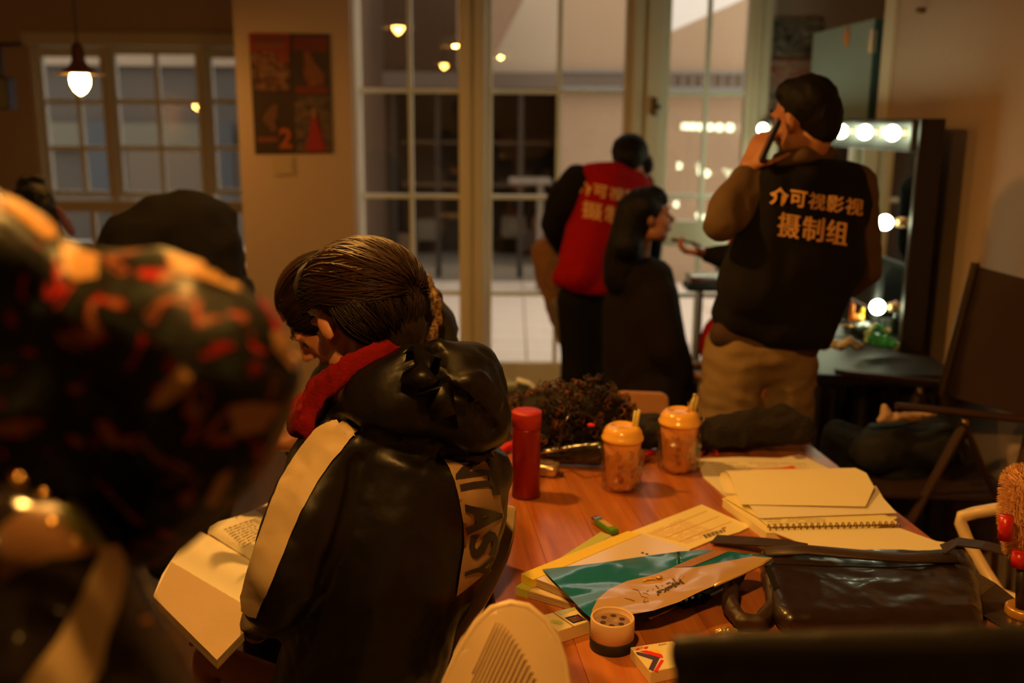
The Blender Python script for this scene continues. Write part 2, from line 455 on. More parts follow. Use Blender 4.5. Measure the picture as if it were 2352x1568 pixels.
# posts between the doors, with stepped mouldings
for i, (a, b, mm) in enumerate(((1055, 1130, CREAM2), (1425, 1524, CREAM), (1694, 1757, CREAM))):
    t = thing('trim_%d' % (i+3), '', '', ((X(a)+X(b))/2, D, 0)); del t['label']; del t['category']; t['kind'] = 'structure'
    xa, xb = X(a)+.03, X(b)-.03
    part('post', MB().box((xa, D-.06, 0), (xb, D+.08, 2.9), .006), mm, t)
    wv = xb-xa
    part('moulding', MB().box((xa+wv*.06, D-.085, 0), (xa+wv*.36, D-.06, 2.9), .008), mm, t)
    part('moulding', MB().box((xa+wv*.46, D-.10, 0), (xa+wv*.94, D-.06, 2.9), .008), mm, t)
m = MB(); q = P(1503, 245, D-.12); m.box(q-Vector((.012, .02, .05)), q+Vector((.012, .02, .05)), .004); m.box(q-Vector((.01, .05, .012)), q+Vector((.03, .02, .012)), .004)
solo('door_latch', m, mat('dark_brass', (.12, .07, .03), .4, 1), 'small dark latch on the cream frame left of the lit glass door', 'latch')

# ---- left window wall
WY = 9.0
def XW(px, py=300): return P(px, py, WY).x
def ZW(py, px=365): return P(px, py, WY).z
sash = [(106, 240, 127, 450, [185]), (272, 456, 122, 453, [367]), (490, 640, 130, 447, [566])]
zb_, zt_ = ZW(452), ZW(122)
# wall around: top, left, below, between
struct('wall_window_top', (-4.6, WY, zt_+.05), (PX0, WY+.12, 3.3), WALL)
struct('wall_window_left', (-4.6, WY, 0), (XW(88), WY+.12, zt_+.08), WALL)
for i, (a, b, ya, yb, xs) in enumerate(sash):
    glazed('window_%d' % (i+1), XW(a+4), min(XW(b), PX0-.03), ZW(yb, a), ZW(ya, a)+.07, WY+.03, [ZW(233, a), ZW(340, a)], [XW(x) for x in xs if XW(x) < PX0-.1], .045, .045, .07, fm=mat('daylit_sash', (.72, .72, .62), .45), botrail=.05)  # sash grey has the daylight on the frames painted in
edges = [88, 106, 240, 272, 456, 490]
for k, (a, b) in enumerate(((88, 99), (247, 266), (463, 484))):
    t = struct('trim_%d' % (k+6), (XW(a), WY-.06, .3), (XW(b), WY+.1, zt_+.06), CREAM2, .012)
struct('trim_9', (XW(80), WY-.12, zt_+.05), (PX0, WY+.02, zt_+.17), CREAM2, .02)
struct('trim_10', (XW(80), WY-.12, ZW(486)), (PX0, WY+.06, ZW(458)), CREAM2, .02)
lx = [XW(108), XW(196), XW(300), XW(420), XW(500), PX0-.02]
t = thing('window_4', '', '', (XW(300), WY, .1)); del t['label']; del t['category']; t['kind'] = 'structure'
for a, b in zip(lx, lx[1:]):
    part('pane', MB().box((a+.02, WY+.02, .15), (b-.02, WY+.03, ZW(488))), GLASS, t)
    part('muntin', MB().box((b-.025, WY, .1), (b+.025, WY+.05, ZW(488)), .004), CREAM2, t)
part('rail', MB().box((lx[0], WY, 0), (lx[-1], WY+.06, .15), .004), CREAM2, t)

# ============================================================ OUTSIDE
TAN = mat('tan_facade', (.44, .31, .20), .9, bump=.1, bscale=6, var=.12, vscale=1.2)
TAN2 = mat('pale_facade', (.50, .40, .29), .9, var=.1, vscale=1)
SHOP = ramp_mat('dim_shop_interior', [(0, (.03, .021, .012)), (.5, (.055, .038, .02)), (1, (.09, .066, .042))], 2.2, 3, .8, .8, const=False)
PAVE = mat('pale_paving', (.86, .74, .62), .8, var=.08, vscale=3)
GRAY = mat('grey_metal_rail', (.22, .22, .21), .5)
g = struct('ground_outside', (-9, 6.0, -.12), (9, 16, -.05), mat('paving_mortar', (.46, .41, .37), .9))
tl = None
base = MB().box((-.196, -.196, -.05), (.196, .196, 0), .006); tm = to_mesh(base, 'paving_tile'); tm.materials.append(PAVE)
for i in range(11):
    for j in range(10):
        o = bpy.data.objects.new('paving_tile', tm); COL.objects.link(o); o.parent = g
        o.location = (-1.3+.4*i - g.location.x, 6.25+.4*j-g.location.y, -g.location.z-.002*random.random())
FY = 10.25
def XF(px, py=400): return P(px, py, FY).x
def ZF(py, px=1280): return P(px, py, FY).z
t = thing('building', 'tan plastered building with a dim shop front across the courtyard beyond the glass doors', 'building', (.4, FY, 0))
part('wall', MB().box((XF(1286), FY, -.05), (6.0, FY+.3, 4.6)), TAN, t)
part('upper_wall_dark', MB().box((PX0+.2, FY, ZF(190)), (XF(1128), FY+.3, 4.6)), mat('umber_reflection_facade', (.075, .036, .012), .9, var=.2, vscale=2), t)  # umber warmed to stand in for the room's reflection in the glass
part('side_wall_dark', MB().box((PX0+.15, 6.05, -.05), (PX0+.22, FY+1.4, 4.6)), mat('umber_reflection_facade', (0, 0, 0)), t)
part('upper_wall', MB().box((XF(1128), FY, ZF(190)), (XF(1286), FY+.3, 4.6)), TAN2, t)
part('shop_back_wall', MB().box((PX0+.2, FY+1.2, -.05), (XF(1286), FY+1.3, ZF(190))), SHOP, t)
part('shop_ceiling', MB().box((PX0+.2, FY+.3, ZF(190)-.08), (XF(1286), FY+1.3, ZF(190))), SHOP, t)
part('shop_floor', MB().box((PX0+.2, FY, -.05), (XF(1286), FY+1.3, .12)), mat('shop_plinth', (.3, .26, .2), .8), t)
part('side_wall', MB().box((XF(1280), FY+.3, -.05), (XF(1286), FY+1.3, 3)), SHOP, t)
part('fascia', MB().box((PX0+.2, FY-.1, ZF(204)), (XF(1425), FY, ZF(168))), mat('dark_fascia', (.16, .12, .09), .7), t)
part('railing', MB().box((XF(1286), FY-.12, ZF(208)), (6.0, FY-.02, ZF(198))), GRAY, t)
for px in range(1290, 1740, 22):
    part('baluster', MB().box((XF(px), FY-.09, ZF(206)), (XF(px)+.02, FY-.06, ZF(165))), GRAY, t)
part('handrail', MB().box((XF(1286), FY-.12, ZF(168)), (6.0, FY-.02, ZF(162))), GRAY, t)
for px in (900, 1000, 1190): part('mullion', MB().box((XF(px), FY, 0), (XF(px)+.05, FY+.05, ZF(204))), mat('shop_mullion', (.035, .025, .015), .6), t)
for i in range(8):
    px = random.choice([860, 900, 930, 985, 1020, 1150, 1180, 1220, 1250]); q = P(px, 470+random.random()*130, FY+.9)
    part('shelf_goods', MB().box(q-Vector((.14, .1, .12)), q+Vector((.14, .1, .12)), .03), mat('goods_%d' % (i % 3), [(.25, .14, .07), (.2, .17, .12), (.14, .10, .08)][i % 3], .7), t)
for z in (.9, 1.35): part('shelf', MB().box((PX0+.3, FY+.7, z), (XF(1270), FY+1.1, z+.03)), mat('shop_shelf', (.16, .10, .05), .6), t)
# cafe-like table outside seen through the doors, white folding post
q = Vector((XF(1240)*.94, 9.5, -.05))
t = thing('patio_table', 'small pale folded patio table standing outside behind the brown coat', 'table', q)
part('leg', MB().box(q+Vector((-.03, -.03, 0)), q+Vector((.03, .03, 1.1)), .006), mat('pale_grey_paint', (.22, .18, .14), .5), t)
part('table_top', MB().box(q+Vector((-.3, -.25, 1.08)), q+Vector((.1, .25, 1.12)), .01), mat('pale_grey_paint', (.22, .18, .14), .5), t)
# sloping stair soffit up in the courtyard
pl = [P(1118, -60, 9.2), P(1225, -60, 9.2), P(1195, 0, 9.2), P(1140, 110, 9.2), P(1110, 160, 9.2), P(1050, 160, 9.2), P(1050, -60, 9.2)]
solo('stair_flank', MB().slab(pl, Vector((0, .5, 0))), mat('brown_soffit', (.30, .19, .12), .8), 'brown sloping stair side high outside behind the middle glass door', 'stair')
pl = [P(1450, -60, 9.0), P(1780, -60, 9.0), P(1702, 0, 9.0), P(1450, 112, 9.0)]
solo('sky_wedge', MB().slab(pl, Vector((0, .3, 0))), mat('white_sky_panel', (.85, .83, .80), .8), 'white sloping panel put in for the bright sky behind the lit right glass door', 'sky_wedge')  # white panel added to stand in for the wedge of sky
# far building behind the left windows
t = thing('far_building', 'grey and tan building seen through the left windows', 'building', (-4.5, 13, 0))
for a, b, y0, y1, c in ((-12, -1.8, 4.2, 6, TAN2), ):
    pass
def XL(px): return P(px, 300, 13).x
def ZL(py): return P(365, py, 13).z
part('wall', MB().box((-11, 13.2, 0), (-1.8, 13.5, 8)), mat('grey_facade', (.07, .06, .05), .9, var=.1), t)
part('band', MB().box((-11, 13.1, ZL(150)), (-1.8, 13.2, 8)), mat('light_band', (.26, .20, .14), .9), t)
part('window_strip', MB().box((-11, 13.1, ZL(345)), (XL(460), 13.2, ZL(283))), mat('pale_strip', (.11, .105, .075), .8), t)
for a, b in ((195, 245), (500, 530)): part('shutter', MB().box((XL(a), 13.05, .5), (XL(b), 13.1, ZL(280))), mat('blue_grey_shutter', (.03, .04, .05), .6), t)
part('lower_wall', MB().box((XL(280), 13.1, 0), (-1.8, 13.2, ZL(345))), mat('lower_tan', (.11, .085, .06), .8), t)

# ============================================================ LIGHTS THE ROOM HAS
CORD = mat('black_cord', (.02, .012, .008), .5); SHADE_O = mat('rust_enamel', (.10, .035, .015), .45, .2); SHADE_I = mat('white_enamel', (.85, .8, .7), .5)
LAMP = emis('warm_bulb', WARM, PENDANT_L)
LAMP2 = emis('warm_bulb_bright', WARM, PENDANT_L*5.5)
def pendant(loc, label):
    """loc = bulb centre"""
    t = thing('pendant_lamp', label, 'pendant lamp', (loc[0], loc[1], loc[2]), group='pendant lamps')
    h = 3.3-loc[2]
    part('cord', MB().tube([(0, 0, .16), (0, 0, h)], .005, 8), CORD, t, local=True)
    part('ceiling_cup', MB().lathe([(.04, h-.03), (.05, h-.001)], (0, 0, 0), 20), SHADE_O, t, local=True)
    part('lamp_holder', MB().lathe([(.012, .19), (.028, .17), (.032, .10), (.05, .075), (.085, .05), (.085, .046)], (0, 0, 0), 24), SHADE_O, t, local=True, smooth=True)
    d = MB(); d.lathe([(.06, .052), (.125, .040), (.127, .037), (.06, .047)], (0, 0, 0), 28); part('glass_disc', d, mat('frosted_lamp_glass', (.80, .62, .45), .4), t, local=True, smooth=True)
    b = MB(); b.lathe([(.020, .052), (.040, .040), (.046, .015), (.043, -.010), (.030, -.035), (.012, -.052), (.003, -.056)], (0, 0, 0), 24); part('bulb', b, LAMP, t, local=True, smooth=True)
    return t
def mirrored(px, py, z, plane):
    q = PZ(px, py, z); return (q.x, 2*plane-q.y, z)
base_lamp = pendant(P(184, 190, 5.0), 'glowing teardrop bulb pendant hanging in front of the left windows')
for (px, py, z, pl_), lab in (((915, 62, 2.3, D), 'pendant lamp over the aisle, reflected top left in the glass door beside the pillar'),
                      ((1045, 94, 2.3, D), 'pendant lamp above the far end of the table, reflected beside the middle post'),
                      ((1150, 122, 2.3, D), 'pendant lamp above the table itself, reflected in the middle door'),
                      ((1020, 148, 2.3, D), 'pendant lamp behind the camera, reflected lowest in the left glass door'),
                      ((449, 243, 1.76, WY), 'pendant lamp by the left wall, reflected in the middle left window')):
    q = mirrored(px, py, z, pl_); lp_ = dup(base_lamp, q, 0, lab)
    if pl_ == D:
        rz_ = -.048 if 'table' in lab else -.006
        sh = MB(); sh.lathe([(.05, .060), (.10, .045), (.145, rz_), (.141, rz_-.001), (.097, .040), (.05, .054)], (0, 0, 0), 40)
        part('lamp_shade', sh, SHADE_I, lp_, local=True, smooth=True)
    if 'table' in lab:
        for c_ in COL.objects[:]:
            if c_.parent and c_.parent.get('label') == lab and c_.name.startswith('bulb'): c_.data = c_.data.copy(); c_.data.materials[0] = LAMP2
for lp in [o for o in list(COL.objects) if o.name.startswith('pendant_lamp')]:
    for c in lp.children:
        if c.name.startswith('cord') or c.name.startswith('ceiling_cup'):
            h0 = 3.3-base_lamp.location.z; h1 = 3.3-lp.location.z
            if lp is not base_lamp:
                c.data = c.data.copy()
                for v in c.data.vertices:
                    if v.co.z > .3: v.co.z += h1-h0

# ============================================================ MAKE-UP STATION
BLACKW = mat('black_lacquer', (.018, .011, .008), .45, var=.2)
CHROME = mat('chrome', (.75, .78, .76), .22, 1.0)
BRUSHED = mat('brushed_steel', (.10, .11, .11), .5, .6)
MIRROR = mat('mirror_silver', (.82, .84, .80), .015, 1.0)
WBULB = emis('white_bulb', BULB, BULB_L)
SOCK = mat('brass_socket', (.5, .3, .14), .35, .8)
def vanity(name, y0, y1, ys, zs, label):
    zt = P(2105, 272, 3.5).z
    t = thing(name, label, 'mirror', (1.43, (y0+y1)/2, .80))
    zb = .80
    part('frame', MB().box((1.42, y0, zb), (1.475, y1, zt), .003), BLACKW, t)
    for a, b in (((1.39, y0, zb), (1.42, y0+.03, zt)), ((1.39, y1-.03, zb), (1.42, y1, zt)), ((1.39, y0+.03, zb), (1.42, y1-.03, zb+.03))):
        part('frame_edge', MB().box(a, b, .003), BLACKW, t)
    part('mirror_glass', MB().box((1.408, y0+.03, zb+.03), (1.416, y1-.03, zt-.11)), MIRROR, t)
    part('light_bar', MB().box((1.37, y0+.03, zt-.115), (1.42, y1-.03, zt-.005), .012), BRUSHED, t)
    zc = zt-.05
    pos = [(y, zc) for y in ys] + [(y0+.075, z) for z in zs] + [(y1-.075, z) for z in zs]
    for y, z in pos:
        s_ = part('socket', MB().lathe([(.02, 0), (.02, .03), (.016, .045)], (1.41, y, z), 14, Matrix.Rotation(R(-90), 3, 'Y')), SOCK, t, smooth=True)
        b = MB(); b.sphere((1.325, y, z), .027, 3); o = bpy.data.objects.new('bulb', to_mesh(b, 'bulb')); COL.objects.link(o)
        o.data.materials.append(WBULB); o.data.transform(WM[t].inverted()); o.parent = s_
        o.data.polygons.foreach_set('use_smooth', [True]*len(o.data.polygons))
    return t
z1 = P(2040, 511, 3.55).z; z2 = P(2022, 700, 3.6).z
vanity('vanity_mirror', 3.48, 4.62, (3.56, 3.84, 4.12, 4.42), (z1, z2), 'near black-framed make-up mirror with white globe bulbs, against the right wall')
vanity('vanity_mirror', 4.66, 5.70, (4.80, 5.10, 5.42), (z1, z2), 'far black-framed make-up mirror with globe bulbs, next to the lit glass door')
for xa_, ya_, yb_, lab in ((1.0, 3.15, 3.72, 'near black make-up table holding the green plastic bag and tissues'), (1.17, 3.74, 5.72, 'far black make-up table running on to the glass doors')):
    t = thing('makeup_table', lab, 'table', ((xa_+1.5)/2, (ya_+yb_)/2, 0))
    part('table_top', MB().box((xa_, ya_, .76), (1.48, yb_, .80), .006), BLACKW, t)
    part('front_panel', MB().box((xa_+.06, ya_+.05, .06), (xa_+.08, yb_-.06, .76)), BLACKW, t)
    for a in ((xa_+.02, ya_+.02), (1.42, ya_+.02), (xa_+.02, yb_-.07), (1.42, yb_-.07)): part('leg', MB().box((a[0], a[1], 0), (a[0]+.05, a[1]+.05, .76), .004), BLACKW, t)
# blue door leaf
BLUE = mat('blue_grey_door', (.28, .38, .36), .5, var=.05); TEAL = mat('dark_teal_edge', (.05, .11, .12), .5)
t = thing('blue_door', 'pale blue door leaf standing open beyond the make-up mirrors', 'door', (1.56, 4.47, 0))
a = P(2010, 40, 4.55); a.z = 0; b = P(1870, 65, 5.30); b.z = 0; dd = (b-a).normalized(); nn = Vector((dd.y, -dd.x, 0))
zt2 = P(1990, 40, 4.5).z
part('leaf', MB().slab([a+nn*.0, b, b+nn*.045, a+nn*.045][::-1], Vector((0, 0, zt2))), BLUE, t)
part('edge_strip', MB().slab([a-dd*.012, a-dd*.002, a+nn*.05-dd*.002, a+nn*.05-dd*.012], Vector((0, 0, zt2))), TEAL, t)
for z in (.3, 1.1, 1.9): part('hinge', MB().box(a+Vector((-.02, -.03, z)), a+Vector((.01, -.005, z+.1)), .003), CHROME, t)
q = P(1955, 82, 4.85); part('sticker', MB().slab([q+dd*-.02+Vector((0, 0, -.045)), q+dd*.02+Vector((0, 0, -.045)), q+dd*.026, q+dd*.0+Vector((0, 0, .045)), q-dd*.026], -nn*.004), mat('orange_sticker', (.8, .25, .02), .5), t)
# fix the sticker plane onto the leaf
st = [c for c in t.children if c.name.startswith('sticker')][0]
shift = (a + dd*((q-a).dot(dd)) - q); shift.z = 0
st.data.transform(Matrix.Translation(shift - nn*.001))
# poster 2 on the alcove back wall
def flat(parent, name, pxs, Y, m_, th=.002, label=None):
    return part(name, MB().slab([P(x, y, Y) for x, y in pxs], Vector((0, th, 0))), m_, parent, label=label)
t = thing('collage_poster', 'grey and red collage poster behind the blue door', 'poster', P(1825, 230, 5.85))
flat(t, 'sheet', [(1762, 40), (1893, 40), (1893, 226), (1762, 226)], 5.845, ramp_mat('collage_print', [(0, (.05, .04, .03)), (.4, (.22, .18, .14)), (.5, (.10, .09, .08)), (.56, (.42, .36, .28)), (.68, (.12, .14, .13))], 12, 4, 1.2, .6, (1, 1, 2)), .01)
flat(t, 'print_panel', [(1765, 138), (1865, 138), (1865, 215), (1765, 215)], 5.840, ramp_mat('collage_print_red', [(0, (.45, .30, .24)), (.45, (.5, .36, .28)), (.52, (.5, .08, .05)), (.6, (.45, .33, .27))], 10, 3, 2, .6, (1, 1, 2.5)), .004)
flat(t, 'print_line', [(1764, 132), (1868, 132), (1868, 137), (1764, 137)], 5.838, mat('maroon_print', (.25, .03, .02), .6), .004)
# poster 1 on the pillar
t = thing('film_poster', 'red and dark four-panel film poster on the orange-lit pillar', 'poster', P(668, 352, 5.59))
Yp = 5.592
flat(t, 'sheet', [(571, 76), (757, 78), (765, 352), (586, 354)], Yp, mat('poster_dark', (.035, .012, .006), .5), .006)
def pq(u, v): # position on the sheet
    a = Vector((571, 76)).lerp(Vector((757, 78)), u); b = Vector((586, 354)).lerp(Vector((765, 352)), u); q = a.lerp(b, v); return (q.x, q.y)
def pp(name, uv, c, Y=Yp-.003):
    if isinstance(c, tuple): c = tuple(k*.55 for k in c)
    return flat(t, name, [pq(*k) for k in uv], Y, c if not isinstance(c, tuple) else mat('print_%02d%02d%02d' % tuple(int(x*99) for x in c), c, .5), .003)
pp('print_panel', [(0, 0), (.5, 0), (.5, .15), (0, .15)], (.45, .025, .015))
pp('print_title', [(.05, .035), (.45, .035), (.45, .065), (.05, .065)], (.20, .07, .03), Yp-.005)
pp('print_title', [(.06, .085), (.44, .085), (.44, .12), (.06, .12)], (.34, .12, .07), Yp-.005)
FIG = ramp_mat('poster_figures', [(0, (.05, .015, .008)), (.42, (.12, .035, .018)), (.5, (.26, .11, .06)), (.58, (.13, .07, .05)), (.66, (.2, .03, .015))], 14, 3, 1.5, .5)
pp('print_panel', [(0.01, .15), (.49, .15), (.48, .47), (.03, .47)], FIG)
pp('print_patch', [(.33, .15), (.48, .15), (.48, .24), (.34, .24)], (.45, .06, .03), Yp-.005)
pp('print_title', [(.55, .02), (.97, .03), (.97, .15), (.55, .14)], (.26, .02, .012))
pp('print_figure', [(.66, .16), (.74, .14), (.80, .24), (.92, .34), (.90, .42), (.72, .44), (.66, .33), (.68, .25)], mat('figure_orange', (.22, .06, .018), .5, var=.7, vscale=40))
pp('print_panel', [(.55, .44), (.95, .44), (.95, .5), (.55, .5)], (.30, .02, .012))
pp('print_figure', [(.24, .60), (.31, .58), (.31, .65), (.26, .66), (.30, .80), (.24, .82), (.12, .72), (.14, .67)], mat('figure_brown', (.15, .055, .022), .5, var=.6, vscale=40))
pp('print_title', [(.04, .86), (.3, .86), (.3, .9), (.04, .9)], (.35, .08, .03))
pp('print_panel', [(.53, .52), (.99, .52), (.99, .99), (.53, .99)], ramp_mat('poster_grey_pattern', [(0, (.04, .025, .02)), (.45, (.15, .08, .05)), (.55, (.06, .04, .03))], 18, 3, 1, .5))
pp('print_figure', [(.74, .62), (.80, .62), (.81, .72), (.86, .80), (.91, .98), (.64, .98), (.71, .80), (.73, .72)], (.55, .015, .012), Yp-.005)
pp('print_figure', [(.74, .64), (.77, .61), (.80, .64), (.80, .70), (.74, .70)], (.50, .22, .14), Yp-.007)
bm = text2d('2', .03); S = 62
part('print_numeral', place_text(bm, lambda x, y: P(pq(.4, .87)[0]+x*S, pq(.4, .87)[1]-y*S, Yp-.005)), mat('orange_numeral', (.40, .08, .012), .5), t)
solo('wall_notice', MB().slab([P(625, 362, 5.6), P(672, 360, 5.6), P(675, 400, 5.6), P(630, 402, 5.6)], Vector((0, .004, 0))), mat('tan_paper', (.50, .38, .25), .8), 'small tan paper notice just under the film poster', 'notice')
for ob in (COL.objects['wall_notice'],): ob.location.y = 5.59
# ============================================================ PEOPLE
JACK = mat('black_nylon', (.0050, .0034, .0024), .44, bump=.12, bscale=40, var=.2, spec=.35)
CLOTHB = mat('black_cloth', (.0045, .0032, .0026), .9, bump=.1, bscale=200, spec=.25)
BROWNC = mat('dark_brown_coat', (.010, .0055, .0035), .9, bump=.1, bscale=150, spec=.25)
OLIVE = mat('olive_brown_cloth', (.10, .055, .022), .9, bump=.15, bscale=200)
JEANS = mat('khaki_jeans', (.24, .155, .070), .9, bump=.2, bscale=250, var=.35, vscale=7, stretch=(1, 1, 1.6))
REDV = mat('red_vest', (.36, .003, .003), .85, bump=.1, bscale=100, spec=.15)
SCARF = mat('red_scarf', (.17, .004, .003), .95, bump=.3, bscale=180, spec=.15, var=.35, vscale=60)
STRIPE = mat('cream_stripe', (.62, .46, .26), .55, bump=.1, bscale=30, var=.08)
PANEL = mat('reflective_panel', (.36, .22, .11), .5, var=.1, vscale=10)
LETTER = mat('letter_black', (.016, .011, .009), .55)
TANLET = mat('tan_lettering', (.78, .42, .16), .6)
def person(label, loc): return thing('person', label, 'person', (loc[0], loc[1], 0))
def strands(name, C, axis, side, rad, n, m_, par, th=(0.25, 2.6), ph=(0, 6.283), r=.0011, seg=12, wav=.02, s0=1.0, jit=.03, keep=None):
    """combed locks: meridians of an ellipsoid from one pole to the other"""
    ax = axis.normalized(); e1 = (side-ax*side.dot(ax)).normalized(); e2 = ax.cross(e1)
    b = MB()
    for i in range(n):
        f = ph[0]+(ph[1]-ph[0])*random.random(); a0 = th[0]+random.random()*.25; a1 = th[1]-random.random()*.9
        k = 1+random.uniform(-jit, jit); ph0 = random.random()*6; pts = []; rs = []
        for j in range(seg):
            t = j/(seg-1); a = a0+(a1-a0)*t; ff = f+wav*math.sin(ph0+t*5)
            d = ax*math.cos(a)*rad[0] + e1*math.cos(ff)*math.sin(a)*rad[1] + e2*math.sin(ff)*math.sin(a)*rad[2]
            if keep and not keep(C+d*k): break
            pts.append(C+d*k); rs.append(r*(.5+1.2*math.sin(math.pi*min(1, t*1.1+.05)))+.0001)
        if len(pts) > 2: rs[-1] = .0001; b.tube(pts, rs, 3)
    return part(name, b, m_, par, smooth=True, kind='stuff')

# ---------------------------------------------------- A: seated reader in the lettered parka
A = person('person seated from behind in a black hooded parka with cream sleeve stripe, reading', (-.17, 1.60))
HA = headM(P(828, 738, 1.66), 46, -22, 0, .97)
JA = dict(neck=P(880, 880, 1.62), chest=P(930, 1120, 1.64), hip=Vector((-.20, 1.62, .50)), shl=P(800, 1060, 1.62), shr=P(1040, 1020, 1.78),
          ell=P(680, 1330, 1.56), wrl=P(575, 1440, 1.72), elr=P(1000, 1300, 1.95), wrr=Vector((-.50, 2.02, .68)),
          knl=Vector((-.62, 1.86, .52)), anl=Vector((-.66, 1.80, .09)), tol=Vector((-.82, 1.90, .04)),
          knr=Vector((-.46, 2.10, .52)), anr=Vector((-.50, 2.06, .09)), tor=Vector((-.66, 2.16, .04)))
me = body(JA, HA, hands=[((JA['wrl'], (-.55, .75, -.15), (0, 0, -1)), dict(curl=22, thumb=-1)), ((JA['wrr'], (-.9, .1, -.2), (0, 0, -1)), dict(curl=22, thumb=1))], shrink=.8, voxel=.0055)
part('body', me, SKIN, A)
eyes(HA, A)
# parka
sp = []
sp += pch([(800, 985, 1.60, 88), (870, 925, 1.56, 100), (960, 890, 1.55, 108), (1045, 900, 1.56, 108), (1095, 960, 1.56, 84)])
sp += pch([(1085, 840, 1.60, 60), (1110, 900, 1.60, 62), (1115, 980, 1.60, 58)])
sp += pch([(905, 880, 1.56, 80), (1010, 835, 1.56, 62), (1080, 840, 1.6, 60)])
sp += pch([(800, 1070, 1.62, 118), (905, 1090, 1.62, 175), (1000, 1110, 1.64, 165), (1066, 1100, 1.68, 118)])
sp += pch([(905, 1090, 1.62, 175), (885, 1300, 1.60, 208), (845, 1500, 1.60, 200), (800, 1720, 1.62, 225)])
sp += pch([(1056, 1110, 1.66, 122), (1058, 1175, 1.66, 118), (1034, 1250, 1.64, 116), (962, 1400, 1.62, 102), (900, 1560, 1.62, 120)])
sp += pch([(772, 1055, 1.55, 104), (712, 1180, 1.50, 104), (656, 1310, 1.46, 92), (632, 1370, 1.48, 82)])
sp += pch([(668, 1310, 1.46, 88), (630, 1400, 1.56, 62), (590, 1430, 1.70, 40)])
sp += chain([(P(1040, 1100, 1.78), .085), (P(1010, 1290, 1.93), .075), (JA['wrr']+Vector((.10, -.05, .02)), .05)])
parka = blob(sp, .0095, 3)
wrinkle(parka, .007, (9, 9, 6), 3.1); wrinkle(parka, .0022, (30, 30, 18), 8)
def folds(me, lines):
    """pressed creases: list of (polyline px, depth m, width px)"""
    tr_ = bvh(me)
    for pts, dep, wd in lines:
        w3 = []
        for p in pts:
            h_ = tr_.ray_cast(CAM, ray(p[0], p[1]).normalized())[0]
            if h_ is not None: w3.append(h_)
        if len(w3) < 2: continue
        for v in me.vertices:
            best = 1e9
            for a, b in zip(w3, w3[1:]):
                ab = b-a; t = max(0, min(1, (v.co-a).dot(ab)/ab.length_squared)); d = (v.co-(a+ab*t)).length
                best = min(best, d)
            wv = wd*7.3e-4
            if best < wv*2.4: v.co += v.normal*dep*math.exp(-(best/wv)**2)
    me.update()
folds(parka, [([(965, 820, 1.42), (960, 880, 1.42), (1000, 930, 1.44)], -.030, 46), ([(1010, 930, 1.43), (1040, 960, 1.43)], -.014, 24),
              ([(1060, 880, 1.46), (1100, 870, 1.5), (1140, 920, 1.5)], .012, 16), ([(1020, 900, 1.46), (1080, 930, 1.45), (1130, 990, 1.48)], -.015, 14),
              ([(760, 975, 1.46), (860, 1000, 1.42), (980, 1050, 1.44), (1110, 1050, 1.5)], -.022, 18),
              ([(940, 800, 1.46), (1000, 790, 1.46), (1060, 780, 1.5)], .014, 18),
              ([(820, 1060, 1.4), (790, 1200, 1.4), (740, 1340, 1.38)], -.012, 16)])
PK = part('parka', parka, JACK, A)
tA = bvh(parka, A)
part('sleeve_stripe', cloth_patch([(762, 964), (795, 968), (826, 988), (800, 1015), (765, 1055), (730, 1105), (700, 1160), (672, 1220), (648, 1280), (628, 1330), (608, 1375), (592, 1415), (575, 1412), (560, 1400), (558, 1370), (568, 1330), (580, 1290), (600, 1230), (622, 1165), (650, 1100), (690, 1035), (725, 990)], tA, 9, .005), STRIPE, A, smooth=True)
BP = part('back_panel', cloth_patch([(1018, 1056), (1060, 1064), (1114, 1053), (1126, 1090), (1145, 1135), (1154, 1184), (1142, 1225), (1136, 1250), (1124, 1290), (1104, 1322), (1046, 1368), (1052, 1325), (1063, 1258), (1063, 1200), (1054, 1150), (1044, 1105), (1032, 1078)], tA, 9, .003), PANEL, A, smooth=True)
# letters run down the back, tops to the right
for ch, c, (rx, ry), (dx, dy) in (('N', (1080, 1070), (77, -8), (6, 50)), ('T', (1096, 1113), (84, -12), (10, 54)), ('A', (1108, 1186), (82, -8), (2, 70)), ('S', (1106, 1250), (66, -10), (-2, 60)), ('Y', (1094, 1306), (64, -22), (-10, 46))):
    bm = text2d(ch, .035); grid_cut(bm, .14)
    ys = [v.co.y for v in bm.verts]; xs = [v.co.x for v in bm.verts]; hy = max(ys)-min(ys); hx = max(xs)-min(xs)
    for v in bm.verts:
        u, q = v.co.x/hx, v.co.y/hy; v.co = Vector((c[0]+q*rx+u*dx, c[1]+q*ry+u*dy, 0))
    part('letter', project(bm, tA, .0055), LETTER, BP, smooth=True)
# scarf
sc = MB(); b = []
for k, (o1, o2) in enumerate(((0, 0), (10, 12), (20, 24))):
    pts = [P(x+o1, y+o2, Y) for x, y, Y in ((690, 985, 1.52), (700, 930, 1.53), (722, 895, 1.53), (760, 855, 1.53), (800, 826, 1.54), (850, 802, 1.55), (900, 790, 1.57), (950, 790, 1.60), (990, 800, 1.66))]
    b += chain([(p, (.008, .008, .013)) for p in pts])
b += chain([(P(700, 960, 1.55), .022), (P(740, 900, 1.60), .03), (P(820, 850, 1.64), .035), (P(900, 820, 1.68), .03)])
b += chain([(P(690, 980, 1.55), .022), (P(700, 940, 1.70), .03), (P(790, 880, 1.76), .03), (P(900, 830, 1.76), .03)])
part('scarf', blob(b, .006, 1, (.0055, (46, 46, 16), 2.0)), SCARF, A)
